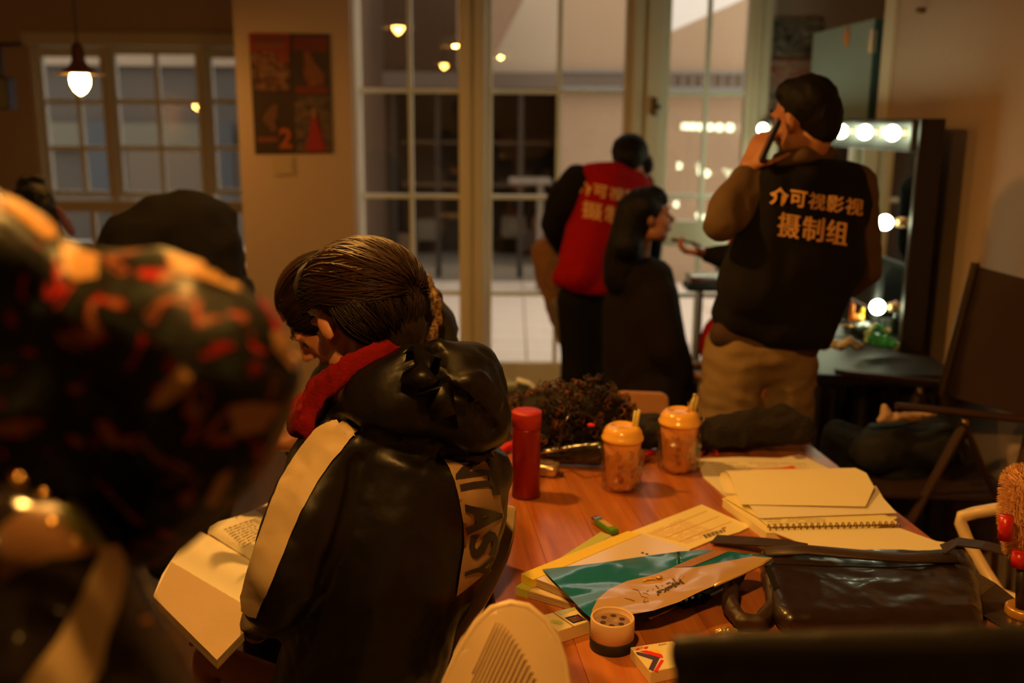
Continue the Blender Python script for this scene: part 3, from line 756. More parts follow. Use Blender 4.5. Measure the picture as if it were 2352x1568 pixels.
# hair
def hl(p): return HA @ Vector(p)
hs = chain([(hl((0, -.024, .058)), (.082, .096, .072))]*2)
hs += chain([(hl((0, -.05, .03)), .082), (hl((.01, -.07, -.02)), .062), (hl((.012, -.07, -.055)), .045)])
hs += chain([(hl((-.03, .035, .075)), .055), (hl((.02, .05, .07)), .05)])
hs += chain([(hl((.055, -.02, .01)), .045), (hl((.05, -.05, -.03)), .04)])
hair = blob(hs, .007, 3, (.0025, (60, 60, 20), 1.0))
part('hair', hair, HAIR_BROWN, A)
Ch = hl((0, -.028, .042))
LOCK = mat('hair_lock', (.030, .012, .006), .50, var=.6, vscale=30, spec=.18)
strands('hair_strand', Ch, hl((-.02, .10, .07))-Ch, hl((-.1, 0, .06))-Ch, (.118, .094, .094), 1700, LOCK, A, (.30, 3.05), (0, 6.283), .0015, 16, .14, jit=.035, keep=lambda p: (lambda q: not (q.z < .034 and q.y > -.045))(HA.inverted() @ p))

strands('nape_lock', hl((0, -.045, .02)), hl((0, .01, .13))-hl((0, -.045, .02)), hl((0, -.12, .02))-hl((0, -.045, .02)), (.098, .088, .088), 1100, mat('nape_hair', (.012, .005, .003), .6, var=.5, vscale=30, spec=.15), A, (.55, 2.75), (-1.7, 1.7), .0014, 12, .10, jit=.03, keep=lambda p: (lambda q: not (q.z < .034 and q.y > -.045) and q.z > -.095)(HA.inverted() @ p))

# ---------------------------------------------------- B: reader behind, looking down
B = person('dark-haired person in dark jacket bending over a page behind the parka wearer', (-.35, 2.25))
HB = headM(P(760, 722, 2.12), 100, -48, 0, 1.0)
JB = dict(neck=P(850, 790, 2.2), chest=P(900, 930, 2.25), hip=Vector((-.34, 2.45, .50)), shl=P(790, 870, 2.12), shr=P(900, 800, 2.42),
          ell=P(700, 1040, 2.05), wrl=P(665, 1010, 2.0), elr=P(760, 1000, 2.4), wrr=P(690, 1000, 2.25),
          knl=Vector((-.62, 2.42, .52)), anl=Vector((-.66, 2.40, .09)), tol=Vector((-.84, 2.40, .04)),
          knr=Vector((-.60, 2.62, .52)), anr=Vector((-.64, 2.62, .09)), tor=Vector((-.82, 2.62, .04)))
me = body(JB, HB, hands=[((JB['wrl'], (-.8, -.1, -.1), (0, 0, 1)), dict(curl=30, thumb=1)), ((JB['wrr'], (-.9, -.2, 0), (0, 0, 1)), dict(curl=30, thumb=-1))], shrink=.8, voxel=.0065)
part('body', me, SKIN, B); eyes(HB, B)
sp = pch([(800, 860, 2.2, 75), (900, 820, 2.3, 95), (970, 760, 2.35, 85), (1000, 720, 2.3, 32)])
sp += pch([(880, 900, 2.25, 120), (930, 1000, 2.3, 150), (900, 1200, 2.4, 150)])
sp += pch([(990, 700, 2.3, 22), (1020, 760, 2.3, 30), (1010, 840, 2.3, 60)])
sp += pch([(770, 880, 2.12, 60), (715, 1000, 2.05, 45), (680, 1030, 2.02, 32)]); sp += chain([(P(880, 830, 2.42), .07), (P(760, 1000, 2.4), .06), (P(715, 1000, 2.27), .04)])
part('jacket', blob(sp, .012, 2, (.008, (10, 10, 10), 5)), mat('charcoal_green_jacket', (.012, .011, .008), .7), B)
sp = [(JB[a], .09, ) for a in ()]
sp = chain([(JB['hip'], .13), (JB['knl'], .08), (JB['anl'], .055)]) + chain([(JB['hip'], .13), (JB['knr'], .08), (JB['anr'], .055)])
part('trousers', blob(sp, .015, 1), CLOTHB, B)
hb = lambda p: HB @ Vector(p)
hs = chain([(hb((0, -.02, .046)), (.084, .096, .078))]*2) + chain([(hb((-.045, .0, .05)), .05), (hb((-.06, .0, .0)), .03)]) + chain([(hb((0, -.06, .02)), .075), (hb((0, -.10, -.06)), .06), (P(940, 700, 2.2), .06), (P(985, 690, 2.22), .035)])
part('hair', blob(hs, .008, 2, (.002, (50, 50, 20), 3)), HAIR, B)
strands('hair_strand', hb((0, -.02, .045)), hb((0, .08, .06))-hb((0, -.02, .045)), Vector((-1, 0, .3)), (.10, .090, .090), 350, mat('hair_lock_dark', (.022, .009, .005), .55, spec=.15), B, (.3, 2.5), jit=.02)
FURT = ramp_mat('gold_brown_trim', [(0, (.05, .025, .01)), (.5, (.30, .17, .07)), (.6, (.06, .03, .012)), (1, (.4, .24, .1))], 60, 3, 2, .8)
part('collar_trim', blob(pch([(978, 640, 2.18, 14), (1002, 690, 2.16, 15), (1006, 740, 2.16, 14), (990, 780, 2.15, 14)]), .006, 1, (.006, (60, 60, 60), 1)), FURT, B)

# ---------------------------------------------------- C: bent black coat in the middle distance
Cp = person('person in a black coat bending far forward in front of the pillar', (-.98, 3.45))
HC = headM(P(520, 700, 3.55), 60, -70, 0, 1.0)
JC = dict(neck=P(520, 620, 3.5), chest=P(480, 560, 3.45), hip=P(270, 560, 3.2)+Vector((0, 0, -.32)), shl=P(480, 580, 3.42), shr=P(490, 560, 3.5), ell=P(540, 800, 3.35), wrl=P(560, 950, 3.4), elr=P(570, 800, 3.6), wrr=P(570, 950, 3.6), knl=Vector((-1.2, 3.3, .5)), anl=Vector((-1.2, 3.2, .09)), tol=Vector((-1.08, 3.3, .04)), knr=Vector((-1.1, 3.5, .5)), anr=Vector((-1.1, 3.45, .09)), tor=Vector((-.98, 3.55, .04)))
part('body', body(JC, HC, hands=[((JC['wrl'], (0, .1, -1), (1, 0, 0)), dict()), ((JC['wrr'], (0, .1, -1), (-1, 0, 0)), dict())], shrink=.8, voxel=.009), SKIN, Cp)
sp = pch([(300, 560, 3.3, 75), (370, 520, 3.35, 75), (440, 510, 3.4, 82), (475, 530, 3.45, 78), (500, 600, 3.5, 65)])
sp += pch([(300, 560, 3.3, 75), (300, 700, 3.3, 110), (340, 900, 3.3, 130)]) + pch([(440, 520, 3.4, 84), (440, 700, 3.4, 120)])
sp += pch([(490, 560, 3.4, 62), (530, 690, 3.4, 45), (555, 920, 3.4, 35)]) + pch([(500, 560, 3.6, 50), (545, 690, 3.6, 40), (565, 920, 3.6, 32)])
sp += pch([(500, 500, 3.45, 45), (525, 560, 3.5, 38)])
part('coat', blob(sp, .016, 3, (.012, (8, 8, 8), 9)), CLOTHB, Cp)
part('trousers', blob(chain([(JC['hip'], .15), (JC['knl'], .09), (JC['anl'], .06)])+chain([(JC['hip'], .15), (JC['knr'], .09), (JC['anr'], .06)]), .018, 1), CLOTHB, Cp)
hc = lambda p: HC @ Vector(p)
part('hair', blob(chain([(hc((0, -.02, .046)), (.084, .096, .08))]*2)+chain([(hc((0, -.05, .02)), .08), (hc((0, -.08, -.04)), .06)]), .01, 1), HAIR, Cp)

# ---------------------------------------------------- D: dark head at the far left
Dp = person('dark-haired person sitting at the far left, only the head showing', (-2.25, 4.7))
HD = headM(P(78, 484, 4.6), 40, -25, 0, 1.0)
hd = lambda p: HD @ Vector(p); c0 = HD.translation
JD = dict(neck=c0+Vector((0, -.02, -.17)), chest=c0+Vector((.08, .0, -.36)), hip=c0+Vector((.1, .0, -.75)), shl=c0+Vector((-.12, -.1, -.24)), shr=c0+Vector((.18, .08, -.24)), ell=c0+Vector((-.2, .02, -.5)), wrl=c0+Vector((-.15, .25, -.5)), elr=c0+Vector((.2, .2, -.5)), wrr=c0+Vector((.0, .35, -.5)), knl=c0+Vector((-.15, .4, -.76)), anl=c0+Vector((-.15, .4, -1.22)), tol=c0+Vector((-.15, .52, -1.26)), knr=c0+Vector((.15, .45, -.76)), anr=c0+Vector((.15, .45, -1.22)), tor=c0+Vector((.15, .57, -1.26)))
part('body', body(JD, HD, hands=[((JD['wrl'], (0, 1, 0), (0, 0, -1)), dict(thumb=-1)), ((JD['wrr'], (0, 1, 0), (0, 0, -1)), dict())], shrink=.8, voxel=.01), SKIN, Dp)
part('hair', blob(chain([(hd((0, -.02, .046)), (.09, .10, .085))]*2)+chain([(hd((0, -.05, .02)), .085), (hd((0, -.08, -.04)), .07), (hd((.02, -.08, -.14)), .06)])+chain([(hd((-.02, -.03, .12)), .04), (hd((.03, -.05, .12)), .035)]), .01, 1, (.006, (30, 30, 20), 3)), HAIR, Dp)
sp = chain([(JD['shl'], .08), (JD['neck']+Vector((.03, 0, -.06)), .09), (JD['shr'], .085)])+chain([(JD['chest'], .16), (JD['hip'], .17)])+chain([(JD['shl'], .08), (JD['ell'], .07), (JD['wrl'], .05)])+chain([(JD['shr'], .08), (JD['elr'], .07), (JD['wrr'], .05)])+chain([(JD['hip'], .13), (JD['knl'], .09), (JD['anl'], .07)])+chain([(JD['hip'], .13), (JD['knr'], .09), (JD['anr'], .07)])
part('jacket', blob(sp, .016, 2, (.01, (9, 9, 9), 2)), mat('dark_purple_jacket', (.03, .012, .022), .8), Dp)
part('purple_scarf', blob(pch([(132, 480, 4.55, 9), (150, 510, 4.55, 12), (165, 535, 4.55, 10)]), .01, 1), mat('mauve_scarf', (.20, .09, .14), .9), Dp)

# ---------------------------------------------------- J: standing man with the phone
Jp = person('standing man in black lettered vest and khaki jeans, phone at his ear', (.80, 2.95))
HJ = headM(P(1848, 276, 2.86), 38, -4, -6, 1.0)
JJ = dict(neck=P(1850, 360, 2.86), chest=P(1860, 480, 2.86), hip=P(1770, 800, 2.88), shl=P(1765, 425, 2.88), shr=P(1965, 425, 2.92),
          ell=P(1658, 506, 2.79), wrl=P(1715, 392, 2.86), elr=P(1985, 620, 3.02), wrr=P(1900, 690, 3.10),
          knl=P(1665, 1120, 2.85), anl=Vector((.60, 2.84, .09)), tol=Vector((.56, 3.0, .04)), knr=P(1800, 1120, 2.92), anr=Vector((.82, 2.92, .09)), tor=Vector((.85, 3.08, .04)))
part('body', body(JJ, HJ, hands=[((JJ['wrl'], (.42, .1, .9), (.8, .5, -.2)), dict(curl=38, thumb=1, s=1.05)), ((JJ['wrr'], (-.6, .3, -.6), (-1, 0, 0)), dict(thumb=-1))], shrink=.6, voxel=.008), SKIN, Jp)
eyes(HJ, Jp)
sp = pch([(1770, 420, 2.86, 46), (1850, 400, 2.86, 60), (1940, 430, 2.92, 62), (1965, 455, 2.94, 52)])
sp += pch([(1800, 470, 2.86, 88, .8), (1800, 600, 2.88, 122, .8), (1775, 700, 2.9, 130, .8)]) + pch([(1890, 460, 2.9, 95, .8), (1880, 600, 2.92, 110, .8), (1835, 700, 2.92, 108, .8)])
sp += pch([(1700, 720, 2.9, 68, 1.3), (1770, 745, 2.9, 68, 1.5), (1850, 755, 2.92, 66, 1.4)])
sp += pch([(1775, 430, 2.84, 50), (1755, 540, 2.84, 74), (1735, 660, 2.86, 92)])
sp += pch([(1945, 440, 2.94, 66), (1955, 490, 2.95, 54)])
vest = blob(sp, .011, 4, (.006, (7, 7, 5), 4), cuts=[(P(1770, 784, 2.9), Vector((-.05, 0, -1)))])
part('vest', vest, CLOTHB, Jp)
sp = pch([(1745, 425, 2.86, 40), (1700, 475, 2.82, 46), (1656, 512, 2.76, 44), (1668, 470, 2.78, 40), (1714, 400, 2.86, 28)])
part('sleeve', blob(sp, .010, 2, (.007, (12, 12, 12), 4)), OLIVE, Jp)
part('sleeve', blob(chain([(JJ['shr'], .065), (JJ['elr'], .055), (JJ['wrr'], .04)]), .012, 2, (.005, (12, 12, 12), 4)), OLIVE, Jp)
part('collar', blob(pch([(1792, 366, 2.84, 20), (1845, 356, 2.80, 20), (1900, 352, 2.86, 22)]), .008, 2), OLIVE, Jp)
sp = pch([(1690, 800, 2.9, 72), (1760, 810, 2.9, 78), (1810, 810, 2.93, 66)]) + chain([(P(1688, 830, 2.88), .10), (P(1668, 980, 2.86), .095), (JJ['knl'], .08), (JJ['anl'], .07)]) + chain([(P(1805, 830, 2.92), .098), (P(1795, 980, 2.92), .092), (JJ['knr'], .08), (JJ['anr'], .07)])
part('jeans', blob(sp, .012, 2, (.010, (9, 9, 22), 14)), JEANS, Jp)
part('undershirt_hem', blob(pch([(1660, 768, 2.86, 34), (1760, 786, 2.86, 44), (1850, 792, 2.88, 36)]), .012, 1), mat('rust_shirt', (.05, .020, .010), .85), Jp)
for k in 'lr': part('shoe', blob(chain([(JJ['an'+k]+Vector((0, -.03, -.03)), .05), (JJ['to'+k]+Vector((0, 0, .01)), .045)]), .012, 1), CLOTHB, Jp)
hj = lambda p: HJ @ Vector(p)
hs = chain([(hj((0, -.020, .050)), (.082, .092, .078))]*2) + chain([(hj((0, -.045, .02)), .070), (hj((0, -.060, -.02)), .052)])
hs += chain([(hj((0, .035, .075)), .042), (hj((-.03, .02, .078)), .042)])
part('hair', blob(hs, .008, 1, (.004, (45, 45, 25), 1)), HAIR, Jp)
tJ = bvh(vest, Jp)
def vest_text(par, tree, rows, m_):
    for body_, (cx, cy), (ux, uy), (vx, vy) in rows:
        n = len(body_)
        for i, ch in enumerate(body_):
            bm = text2d(ch, .03) if ch in '介可' else text2d(ch, 0)
            if ch not in '介可':
                base_g = bm.verts[:]+bm.edges[:]+bm.faces[:]
                for dx_, dy_ in ((.03, .0), (-.03, .0), (0, .022)):
                    for q_ in bmesh.ops.duplicate(bm, geom=base_g)['geom']:
                        if isinstance(q_, bmesh.types.BMVert): q_.co.x += dx_; q_.co.y += dy_
            for v in bm.verts:
                a = (i-(n-1)/2)*1.12+v.co.x/.95; b_ = v.co.y/.95
                v.co = Vector((cx+a*ux-b_*vx, cy+a*uy-b_*vy, 0))
            grid_cut(bm, 7)
            part('letter', project(bm, tree, .006), m_, par)
vest_text(Jp, tJ, [('介可视影视', (1874, 463), (38, 5.2), (-4.5, 39)), ('摄制组', (1865, 526), (49, 7), (-6, 56))], TANLET)
ph = thing('mobile_phone', 'dark mobile phone held against the ear of the man in the black vest', 'phone', P(1765, 350, 2.78))
pc = P(1768, 322, 2.80); mx = Euler((R(8), R(20), R(-8))).to_matrix()
part('phone_body', MB().obox(pc, (.012, .066, .125), mx, .004), mat('phone_black', (.012, .012, .014), .25), ph)
part('phone_screen', MB().obox(pc+mx @ Vector((.0065, 0, 0)), (.001, .058, .11), mx), mat('phone_glass', (.01, .01, .012), .08), ph)

# ---------------------------------------------------- G: red vest, bending
Gp = person('person in red lettered vest and black trousers bending forward by the glass doors', (.36, 4.55))
HG = headM(P(1452, 372, 4.62), -10, -40, -15, 1.0)
JG = dict(neck=P(1420, 400, 4.6), chest=P(1390, 450, 4.55), hip=P(1335, 650, 4.5), shl=P(1330, 420, 4.5), shr=P(1470, 425, 4.65), ell=P(1270, 500, 4.62), wrl=P(1300, 580, 4.8), elr=P(1500, 530, 4.75), wrr=P(1500, 590, 4.85), knl=Vector((.30, 4.55, .52)), anl=Vector((.28, 4.5, .09)), tol=Vector((.28, 4.66, .04)), knr=Vector((.42, 4.6, .52)), anr=Vector((.42, 4.55, .09)), tor=Vector((.42, 4.71, .04)))
part('body', body(JG, HG, hands=[((JG['wrl'], (.3, .6, -.6), (1, 0, 0)), dict()), ((JG['wrr'], (0, .6, -.6), (-1, 0, 0)), dict())], shrink=.8, voxel=.01), SKIN, Gp)
eyes(HG, Gp)
sp = pch([(1350, 400, 4.5, 26, 1.4), (1410, 400, 4.5, 30, 1.4), (1455, 420, 4.6, 38, 1.4), (1480, 440, 4.65, 30, 1.4)]) + pch([(1385, 440, 4.5, 62, .9), (1360, 540, 4.48, 66, .9), (1330, 622, 4.46, 56, 1.1)]) + pch([(1425, 450, 4.55, 58, .9), (1400, 540, 4.52, 62, .9), (1370, 630, 4.5, 52, 1.1)])
sp += pch([(1300, 635, 4.48, 34, 1.5), (1330, 650, 4.48, 34, 1.5), (1375, 655, 4.48, 34, 1.5)])
vestg = blob(sp, .013, 4, (.006, (8, 8, 6), 6), cuts=[(P(1330, 668, 4.45), Vector((-.12, 0, -1)))])
part('vest', vestg, REDV, Gp)
vest_text(Gp, bvh(vestg, Gp), [('介可视影视', (1414, 446), (31, 6), (-2, 30)), ('摄制组', (1410, 494), (44, 9), (-3, 40))], TANLET)
part('sleeve', blob(pch([(1325, 415, 4.5, 40), (1290, 465, 4.5, 40), (1272, 515, 4.55, 32), (1290, 560, 4.7, 26)]), .013, 2, (.006, (12, 12, 12), 4)), CLOTHB, Gp)
part('sleeve', blob(chain([(JG['shr'], .07), (JG['elr'], .055), (JG['wrr'], .04)]), .013, 2), CLOTHB, Gp)
part('trousers', blob(pch([(1335, 660, 4.52, 46)]*2)+chain([(P(1318, 690, 4.5), .085), (JG['knl'], .075), (JG['anl'], .06)])+chain([(P(1358, 690, 4.54), .085), (JG['knr'], .075), (JG['anr'], .06)]), .014, 2), CLOTHB, Gp)
for k in 'lr': part('shoe', blob(chain([(JG['an'+k]+Vector((0, -.03, -.03)), .05), (JG['to'+k]+Vector((0, 0, .01)), .045)]), .012, 1), CLOTHB, Gp)
hg = lambda p: HG @ Vector(p)
part('hair', blob(chain([(hg((0, -.02, .05)), (.088, .098, .085))]*2)+chain([(hg((0, -.05, .02)), .085), (hg((0, -.07, -.03)), .065)])+chain([(hg((.05, .02, .0)), .045), (hg((.06, .0, -.05)), .035)]), .01, 1, (.004, (40, 40, 25), 1)), HAIR, Gp)
# brown coat carried behind
t = thing('hanging_coat', 'rounded brown quilted coat hanging at the left side of the red-vest person', 'coat', P(1270, 800, 4.75))
part('coat_body', blob(pch([(1252, 575, 4.8, 36), (1262, 620, 4.8, 36), (1275, 690, 4.8, 26), (1292, 780, 4.8, 14)]), .012, 2, (.012, (14, 14, 10), 4)), mat('tan_brown_quilt', (.26, .12, .045), .8, var=.2), t)
part('coat_lining', blob(pch([(1275, 700, 4.72, 16), (1290, 760, 4.72, 12), (1300, 800, 4.72, 8)]), .01, 2, (.006, (20, 20, 8), 4)), mat('grey_striped_lining', (.16, .13, .12), .8), t)

# ---------------------------------------------------- H: long-haired woman being made up
Hp = person('seated woman in profile, long black hair, dark brown coat, facing right', (.58, 4.1))
HH = headM(P(1488, 500, 4.05), -84, 8, 0, .96)
JH = dict(neck=P(1470, 575, 4.1), chest=P(1470, 680, 4.15), hip=Vector((.55, 4.15, .55)), shl=P(1480, 630, 4.3), shr=P(1485, 660, 4.1), ell=P(1500, 760, 4.4), wrl=P(1560, 830, 4.35), elr=P(1500, 780, 3.95), wrr=P(1570, 850, 4.05), knl=Vector((.86, 4.3, .55)), anl=Vector((.88, 4.3, .10)), tol=Vector((1.02, 4.3, .05)), knr=Vector((.86, 4.08, .55)), anr=Vector((.88, 4.08, .10)), tor=Vector((1.02, 4.08, .05)))
part('body', body(JH, HH, hands=[((JH['wrl'], (.9, 0, -.3), (0, 0, -1)), dict()), ((JH['wrr'], (.9, 0, -.3), (0, 0, -1)), dict(thumb=-1))], shrink=.5, voxel=.0075, neck=.045), SKIN, Hp)
eyes(HH, Hp)
sp = pch([(1455, 640, 4.1, 62), (1500, 640, 4.1, 50), (1505, 700, 4.1, 56)]) + pch([(1470, 690, 4.15, 84), (1478, 800, 4.15, 92), (1490, 900, 4.15, 100), (1490, 980, 4.15, 105)]) + pch([(1500, 690, 4.05, 62), (1528, 790, 4.0, 52), (1556, 860, 4.05, 42)]) + pch([(1500, 900, 4.1, 88), (1552, 900, 4.1, 52), (1560, 1000, 4.1, 60)])
sp += pch([(1420, 700, 4.2, 40), (1430, 900, 4.2, 50), (1430, 1020, 4.2, 55)])
coat = blob(sp, .014, 3, (.009, (8, 8, 5), 3))
part('coat', coat, BROWNC, Hp)
hh = lambda p: HH @ Vector(p)
hs = chain([(hh((0, -.02, .05)), (.088, .098, .080))]*2)+chain([(hh((0, -.05, .03)), .085), (hh((0, -.09, -.05)), .075), (P(1432, 590, 4.08), .085), (P(1425, 640, 4.08), .075)])+chain([(hh((-.03, -.03, .03)), .065), (hh((-.05, -.08, -.04)), .05), (P(1440, 560, 4.0), .065)])+chain([(hh((0, .03, .08)), .055), (hh((0, .05, .07)), .045)])
part('hair', blob(hs, .009, 2, (.005, (40, 40, 10), 5)), HAIR, Hp)
for k in 'lr': part('boot', blob(chain([(JH['an'+k]+Vector((0, 0, .2)), .055), (JH['an'+k]+Vector((0, 0, -.04)), .05), (JH['to'+k], .045)]), .012, 1), CLOTHB, Hp)
t = thing('stool', 'dark stool under the woman in the brown coat', 'stool', (.55, 4.15, 0))
part('seat', MB().lathe([(.17, .40), (.18, .42), (.18, .445), (.16, .46)], (.55, 4.15, 0), 24), BLACKW, t, smooth=False)
for k in range(4):
    a = R(45+90*k); part('leg', MB().tube([(.55+.12*math.cos(a), 4.15+.12*math.sin(a), .41), (.55+.18*math.cos(a), 4.15+.18*math.sin(a), 0)], .014, 8), CHROME, t)

# ---------------------------------------------------- I: make-up artist hidden behind the man
Ip = person('mostly hidden person in red vest and black sleeve holding a brush behind the man', (.98, 3.98))
HI = headM(P(1850, 286, 3.98), 80, -12, 0, .92)
JI = dict(neck=P(1845, 350, 3.98), chest=P(1790, 460, 3.98), hip=P(1740, 700, 3.98), shl=P(1770, 440, 3.86), shr=P(1830, 430, 4.14), ell=P(1700, 590, 3.84), wrl=P(1628, 583, 3.92), elr=P(1800, 560, 4.2), wrr=P(1740, 620, 4.25), knl=Vector((.95, 3.9, .5)), anl=Vector((.97, 3.92, .09)), tol=Vector((.86, 3.92, .04)), knr=Vector((.95, 4.08, .5)), anr=Vector((.97, 4.1, .09)), tor=Vector((.86, 4.1, .04)))
part('body', body(JI, HI, hands=[((JI['wrl']+Vector((-.01, 0, .0)), (-.95, .05, .10), (.1, .2, 1)), dict(curl=48, thumb=1, s=.95)), ((JI['wrr'], (-.9, 0, 0), (0, 0, -1)), dict())], shrink=.8, voxel=.0075), SKIN, Ip)
eyes(HI, Ip)
sp = pch([(1780, 450, 3.98, 58), (1830, 450, 4.0, 52)])+pch([(1780, 520, 4.0, 80), (1760, 640, 4.0, 86), (1755, 720, 4.0, 84)]) + pch([(1730, 560, 3.95, 56), (1712, 590, 3.95, 52)]) + pch([(1740, 700, 4.0, 90, 1), (1712, 760, 4.0, 80), (1690, 790, 4.0, 86)])
vi = blob(sp, .014, 3, (.008, (8, 8, 5), 3)); part('vest', vi, REDV, Ip)
part('sleeve', blob(pch([(1780, 500, 3.85, 52), (1705, 590, 3.82, 36), (1650, 588, 3.88, 26), (1628, 584, 3.92, 20)]), .010, 2, (.006, (14, 14, 14), 4)), CLOTHB, Ip)
part('sleeve', blob(chain([(JI['shr'], .06), (JI['elr'], .05), (JI['wrr'], .04)]), .013, 2), CLOTHB, Ip)
part('trousers', blob(chain([(JI['hip'], .12), (JI['knl'], .08), (JI['anl'], .06)])+chain([(JI['hip'], .12), (JI['knr'], .08), (JI['anr'], .06)]), .014, 2), CLOTHB, Ip)
hi = lambda p: HI @ Vector(p)
part('hair', blob(chain([(hi((0, -.02, .046)), (.083, .094, .078))]*2)+chain([(hi((0, -.05, .02)), .075), (hi((0, -.08, -.04)), .055)]), .01, 1), HAIR, Ip)
t = thing('makeup_brush', 'thin dark make-up brush held to the chin of the seated woman', 'brush', P(1580, 553, 3.95))
m = MB(); m.tube([P(1612, 566, 3.94), P(1590, 556, 3.95), P(1562, 552, 3.97)], [.004, .0045, .004], 8); part('handle', m, BLACKW, t, smooth=True)
m = MB(); m.tube([P(1562, 552, 3.97), P(1550, 551, 3.98), P(1541, 550, 3.99)], [.004, .009, .004], 10); part('bristles', m, mat('brush_hair', (.12, .06, .03), .8), t, smooth=True)

# ---------------------------------------------------- E: camouflage jacket close to the camera
Ep = person('person in black, red and gold camouflage-print jacket close at the left edge', (-.52, .62))
HE = headM(Vector((-.58, .62, 1.70)), -30, -10, 0, 1.0)
JE = dict(neck=Vector((-.58, .60, 1.55)), chest=Vector((-.56, .60, 1.34)), hip=Vector((-.58, .56, .95)), shl=Vector((-.74, .60, 1.44)), shr=P(-100, 670, .69), ell=Vector((-.80, .68, 1.15)), wrl=Vector((-.66, .88, 1.08)), elr=P(500, 870, .66), wrr=P(300, 1150, .70), knl=Vector((-.66, .60, .50)), anl=Vector((-.66, .58, .09)), tol=Vector((-.66, .74, .04)), knr=Vector((-.48, .60, .50)), anr=Vector((-.48, .58, .09)), tor=Vector((-.48, .74, .04)))
part('body', body(JE, HE, hands=[((JE['wrl'], (.3, .9, 0), (0, 0, -1)), dict(thumb=-1)), ((JE['wrr'], (-.7, .4, -.5), (0, -1, 0)), dict(s=.7))], shrink=.6, voxel=.009), SKIN, Ep)
eyes(HE, Ep); he = lambda p: HE @ Vector(p)
part('hair', blob(chain([(he((0, -.02, .046)), (.088, .098, .085))]*2)+chain([(he((0, -.05, .02)), .085), (he((0, -.08, -.04)), .06)]), .01, 1), HAIR, Ep)
CAMO = ramp_mat('camouflage_print', [(0, (.22, .008, .006)), (.31, (.006, .006, .005)), (.42, (.012, .018, .016)), (.48, (.005, .0045, .004)), (.60, (.34, .008, .006)), (.628, (.20, .10, .04)), (.67, (.012, .009, .006)), (.74, (.20, .010, .007))], 30, 2.0, 1.1, .42, (1, 1, 1))
CAMO.node_tree.nodes['Principled BSDF'].inputs['Specular IOR Level'].default_value = .22
sp = pch([(-200, 560, .68, 190), (-60, 620, .66, 200), (40, 700, .66, 190), (90, 860, .66, 190), (60, 1100, .66, 210)])
sp += pch([(120, 760, .68, 150), (250, 740, .66, 175), (380, 760, .64, 190), (480, 830, .63, 190), (520, 880, .64, 168)])
sp += pch([(480, 830, .63, 190), (480, 960, .65, 185), (400, 1080, .68, 165), (330, 1170, .70, 135)])
sp += pch([(200, 900, .68, 200), (330, 960, .68, 190)])
sp += chain([(JE['chest'], (.17, .11, .13)), (JE['hip'], (.16, .12, .12))]) + chain([(JE['shl'], .075), (JE['ell'], .06), (JE['wrl'], .045)])
sp += pch([(-160, 500, .64, 120), (-40, 560, .62, 90), (60, 600, .62, 60)])
camo = blob(sp, .0085, 3, (.006, (14, 14, 14), 3)); wrinkle(camo, .002, (34, 34, 34), 1)
part('jacket', camo, CAMO, Ep)
tE = bvh(camo, Ep)
GOLD = mat('gold_piping', (.42, .22, .07), .45, var=.1); 
for pts in ([(10, 452), (60, 478), (118, 520), (126, 548), (100, 552), (50, 512), (6, 480)], [(135, 560), (180, 580), (228, 590), (226, 640), (180, 648), (150, 630)],
            [(380, 585), (440, 600), (520, 628), (560, 655), (545, 672), (480, 648), (400, 625)], [(380, 880), (420, 840), (440, 860), (425, 900), (380, 930), (345, 930)],
            [(620, 760), (650, 765), (690, 830), (665, 850), (625, 800)], [(520, 930), (570, 920), (640, 930), (600, 985), (540, 995)], [(470, 1150), (500, 1090), (530, 1070), (520, 1110), (490, 1160)]):
    bm = cloth_patch(pts, tE, 14, .002)
    if len(bm.faces): part('print_patch', bm, GOLD, Ep, smooth=True)
part('trousers', blob(chain([(JE['hip'], .15), (JE['knl'], .09), (JE['anl'], .065)])+chain([(JE['hip'], .15), (JE['knr'], .09), (JE['anr'], .065)]), .016, 1), CLOTHB, Ep)
for k in 'lr': part('shoe', blob(chain([(JE['an'+k]+Vector((0, -.03, -.03)), .05), (JE['to'+k]+Vector((0, 0, .01)), .045)]), .012, 1), CLOTHB, Ep)
# shiny padded jacket carried on that arm
t = thing('shiny_jacket', 'shiny black padded jacket with a broad cream stripe carried at the lower left corner', 'jacket', P(120, 1700, .60))
sp = pch([(20, 1210, .60, 110), (120, 1240, .60, 110), (200, 1290, .60, 100), (270, 1380, .60, 90), (330, 1500, .60, 90), (380, 1640, .60, 100)]) + pch([(20, 1300, .62, 180), (120, 1450, .62, 220), (200, 1620, .62, 240)]) + pch([(-80, 1260, .6, 150), (-60, 1500, .6, 200)])
shj = blob(sp, .0075, 3, (.006, (16, 16, 12), 7))
SHINY = mat('shiny_black_film', (.014, .010, .008), .16, coat=1.0, bump=.3, bscale=30)
part('shell', shj, SHINY, t); tS = bvh(shj, t)
part('cream_stripe', cloth_patch([(232, 1262), (262, 1256), (282, 1290), (276, 1370), (250, 1470), (235, 1530), (180, 1620), (20, 1620), (60, 1560), (130, 1470), (190, 1370)], tS, 14, .003), STRIPE, t, smooth=True)
part('tan_band', cloth_patch([(0, 1215), (60, 1170), (130, 1160), (200, 1230), (235, 1262), (200, 1275), (120, 1280), (50, 1300), (0, 1335)], tS, 14, .003), mat('dull_tan_film', (.20, .10, .045), .3, var=.3), t, smooth=True)
part('green_patch', cloth_patch([(130, 1175), (160, 1160), (190, 1190), (240, 1260), (215, 1262), (160, 1215)], tS, 14, .0045), mat('green_foil', (.16, .17, .03), .3, var=.3), t, smooth=True)
SEQ = mat('gold_stud', (.8, .45, .2), .15, 1.0)
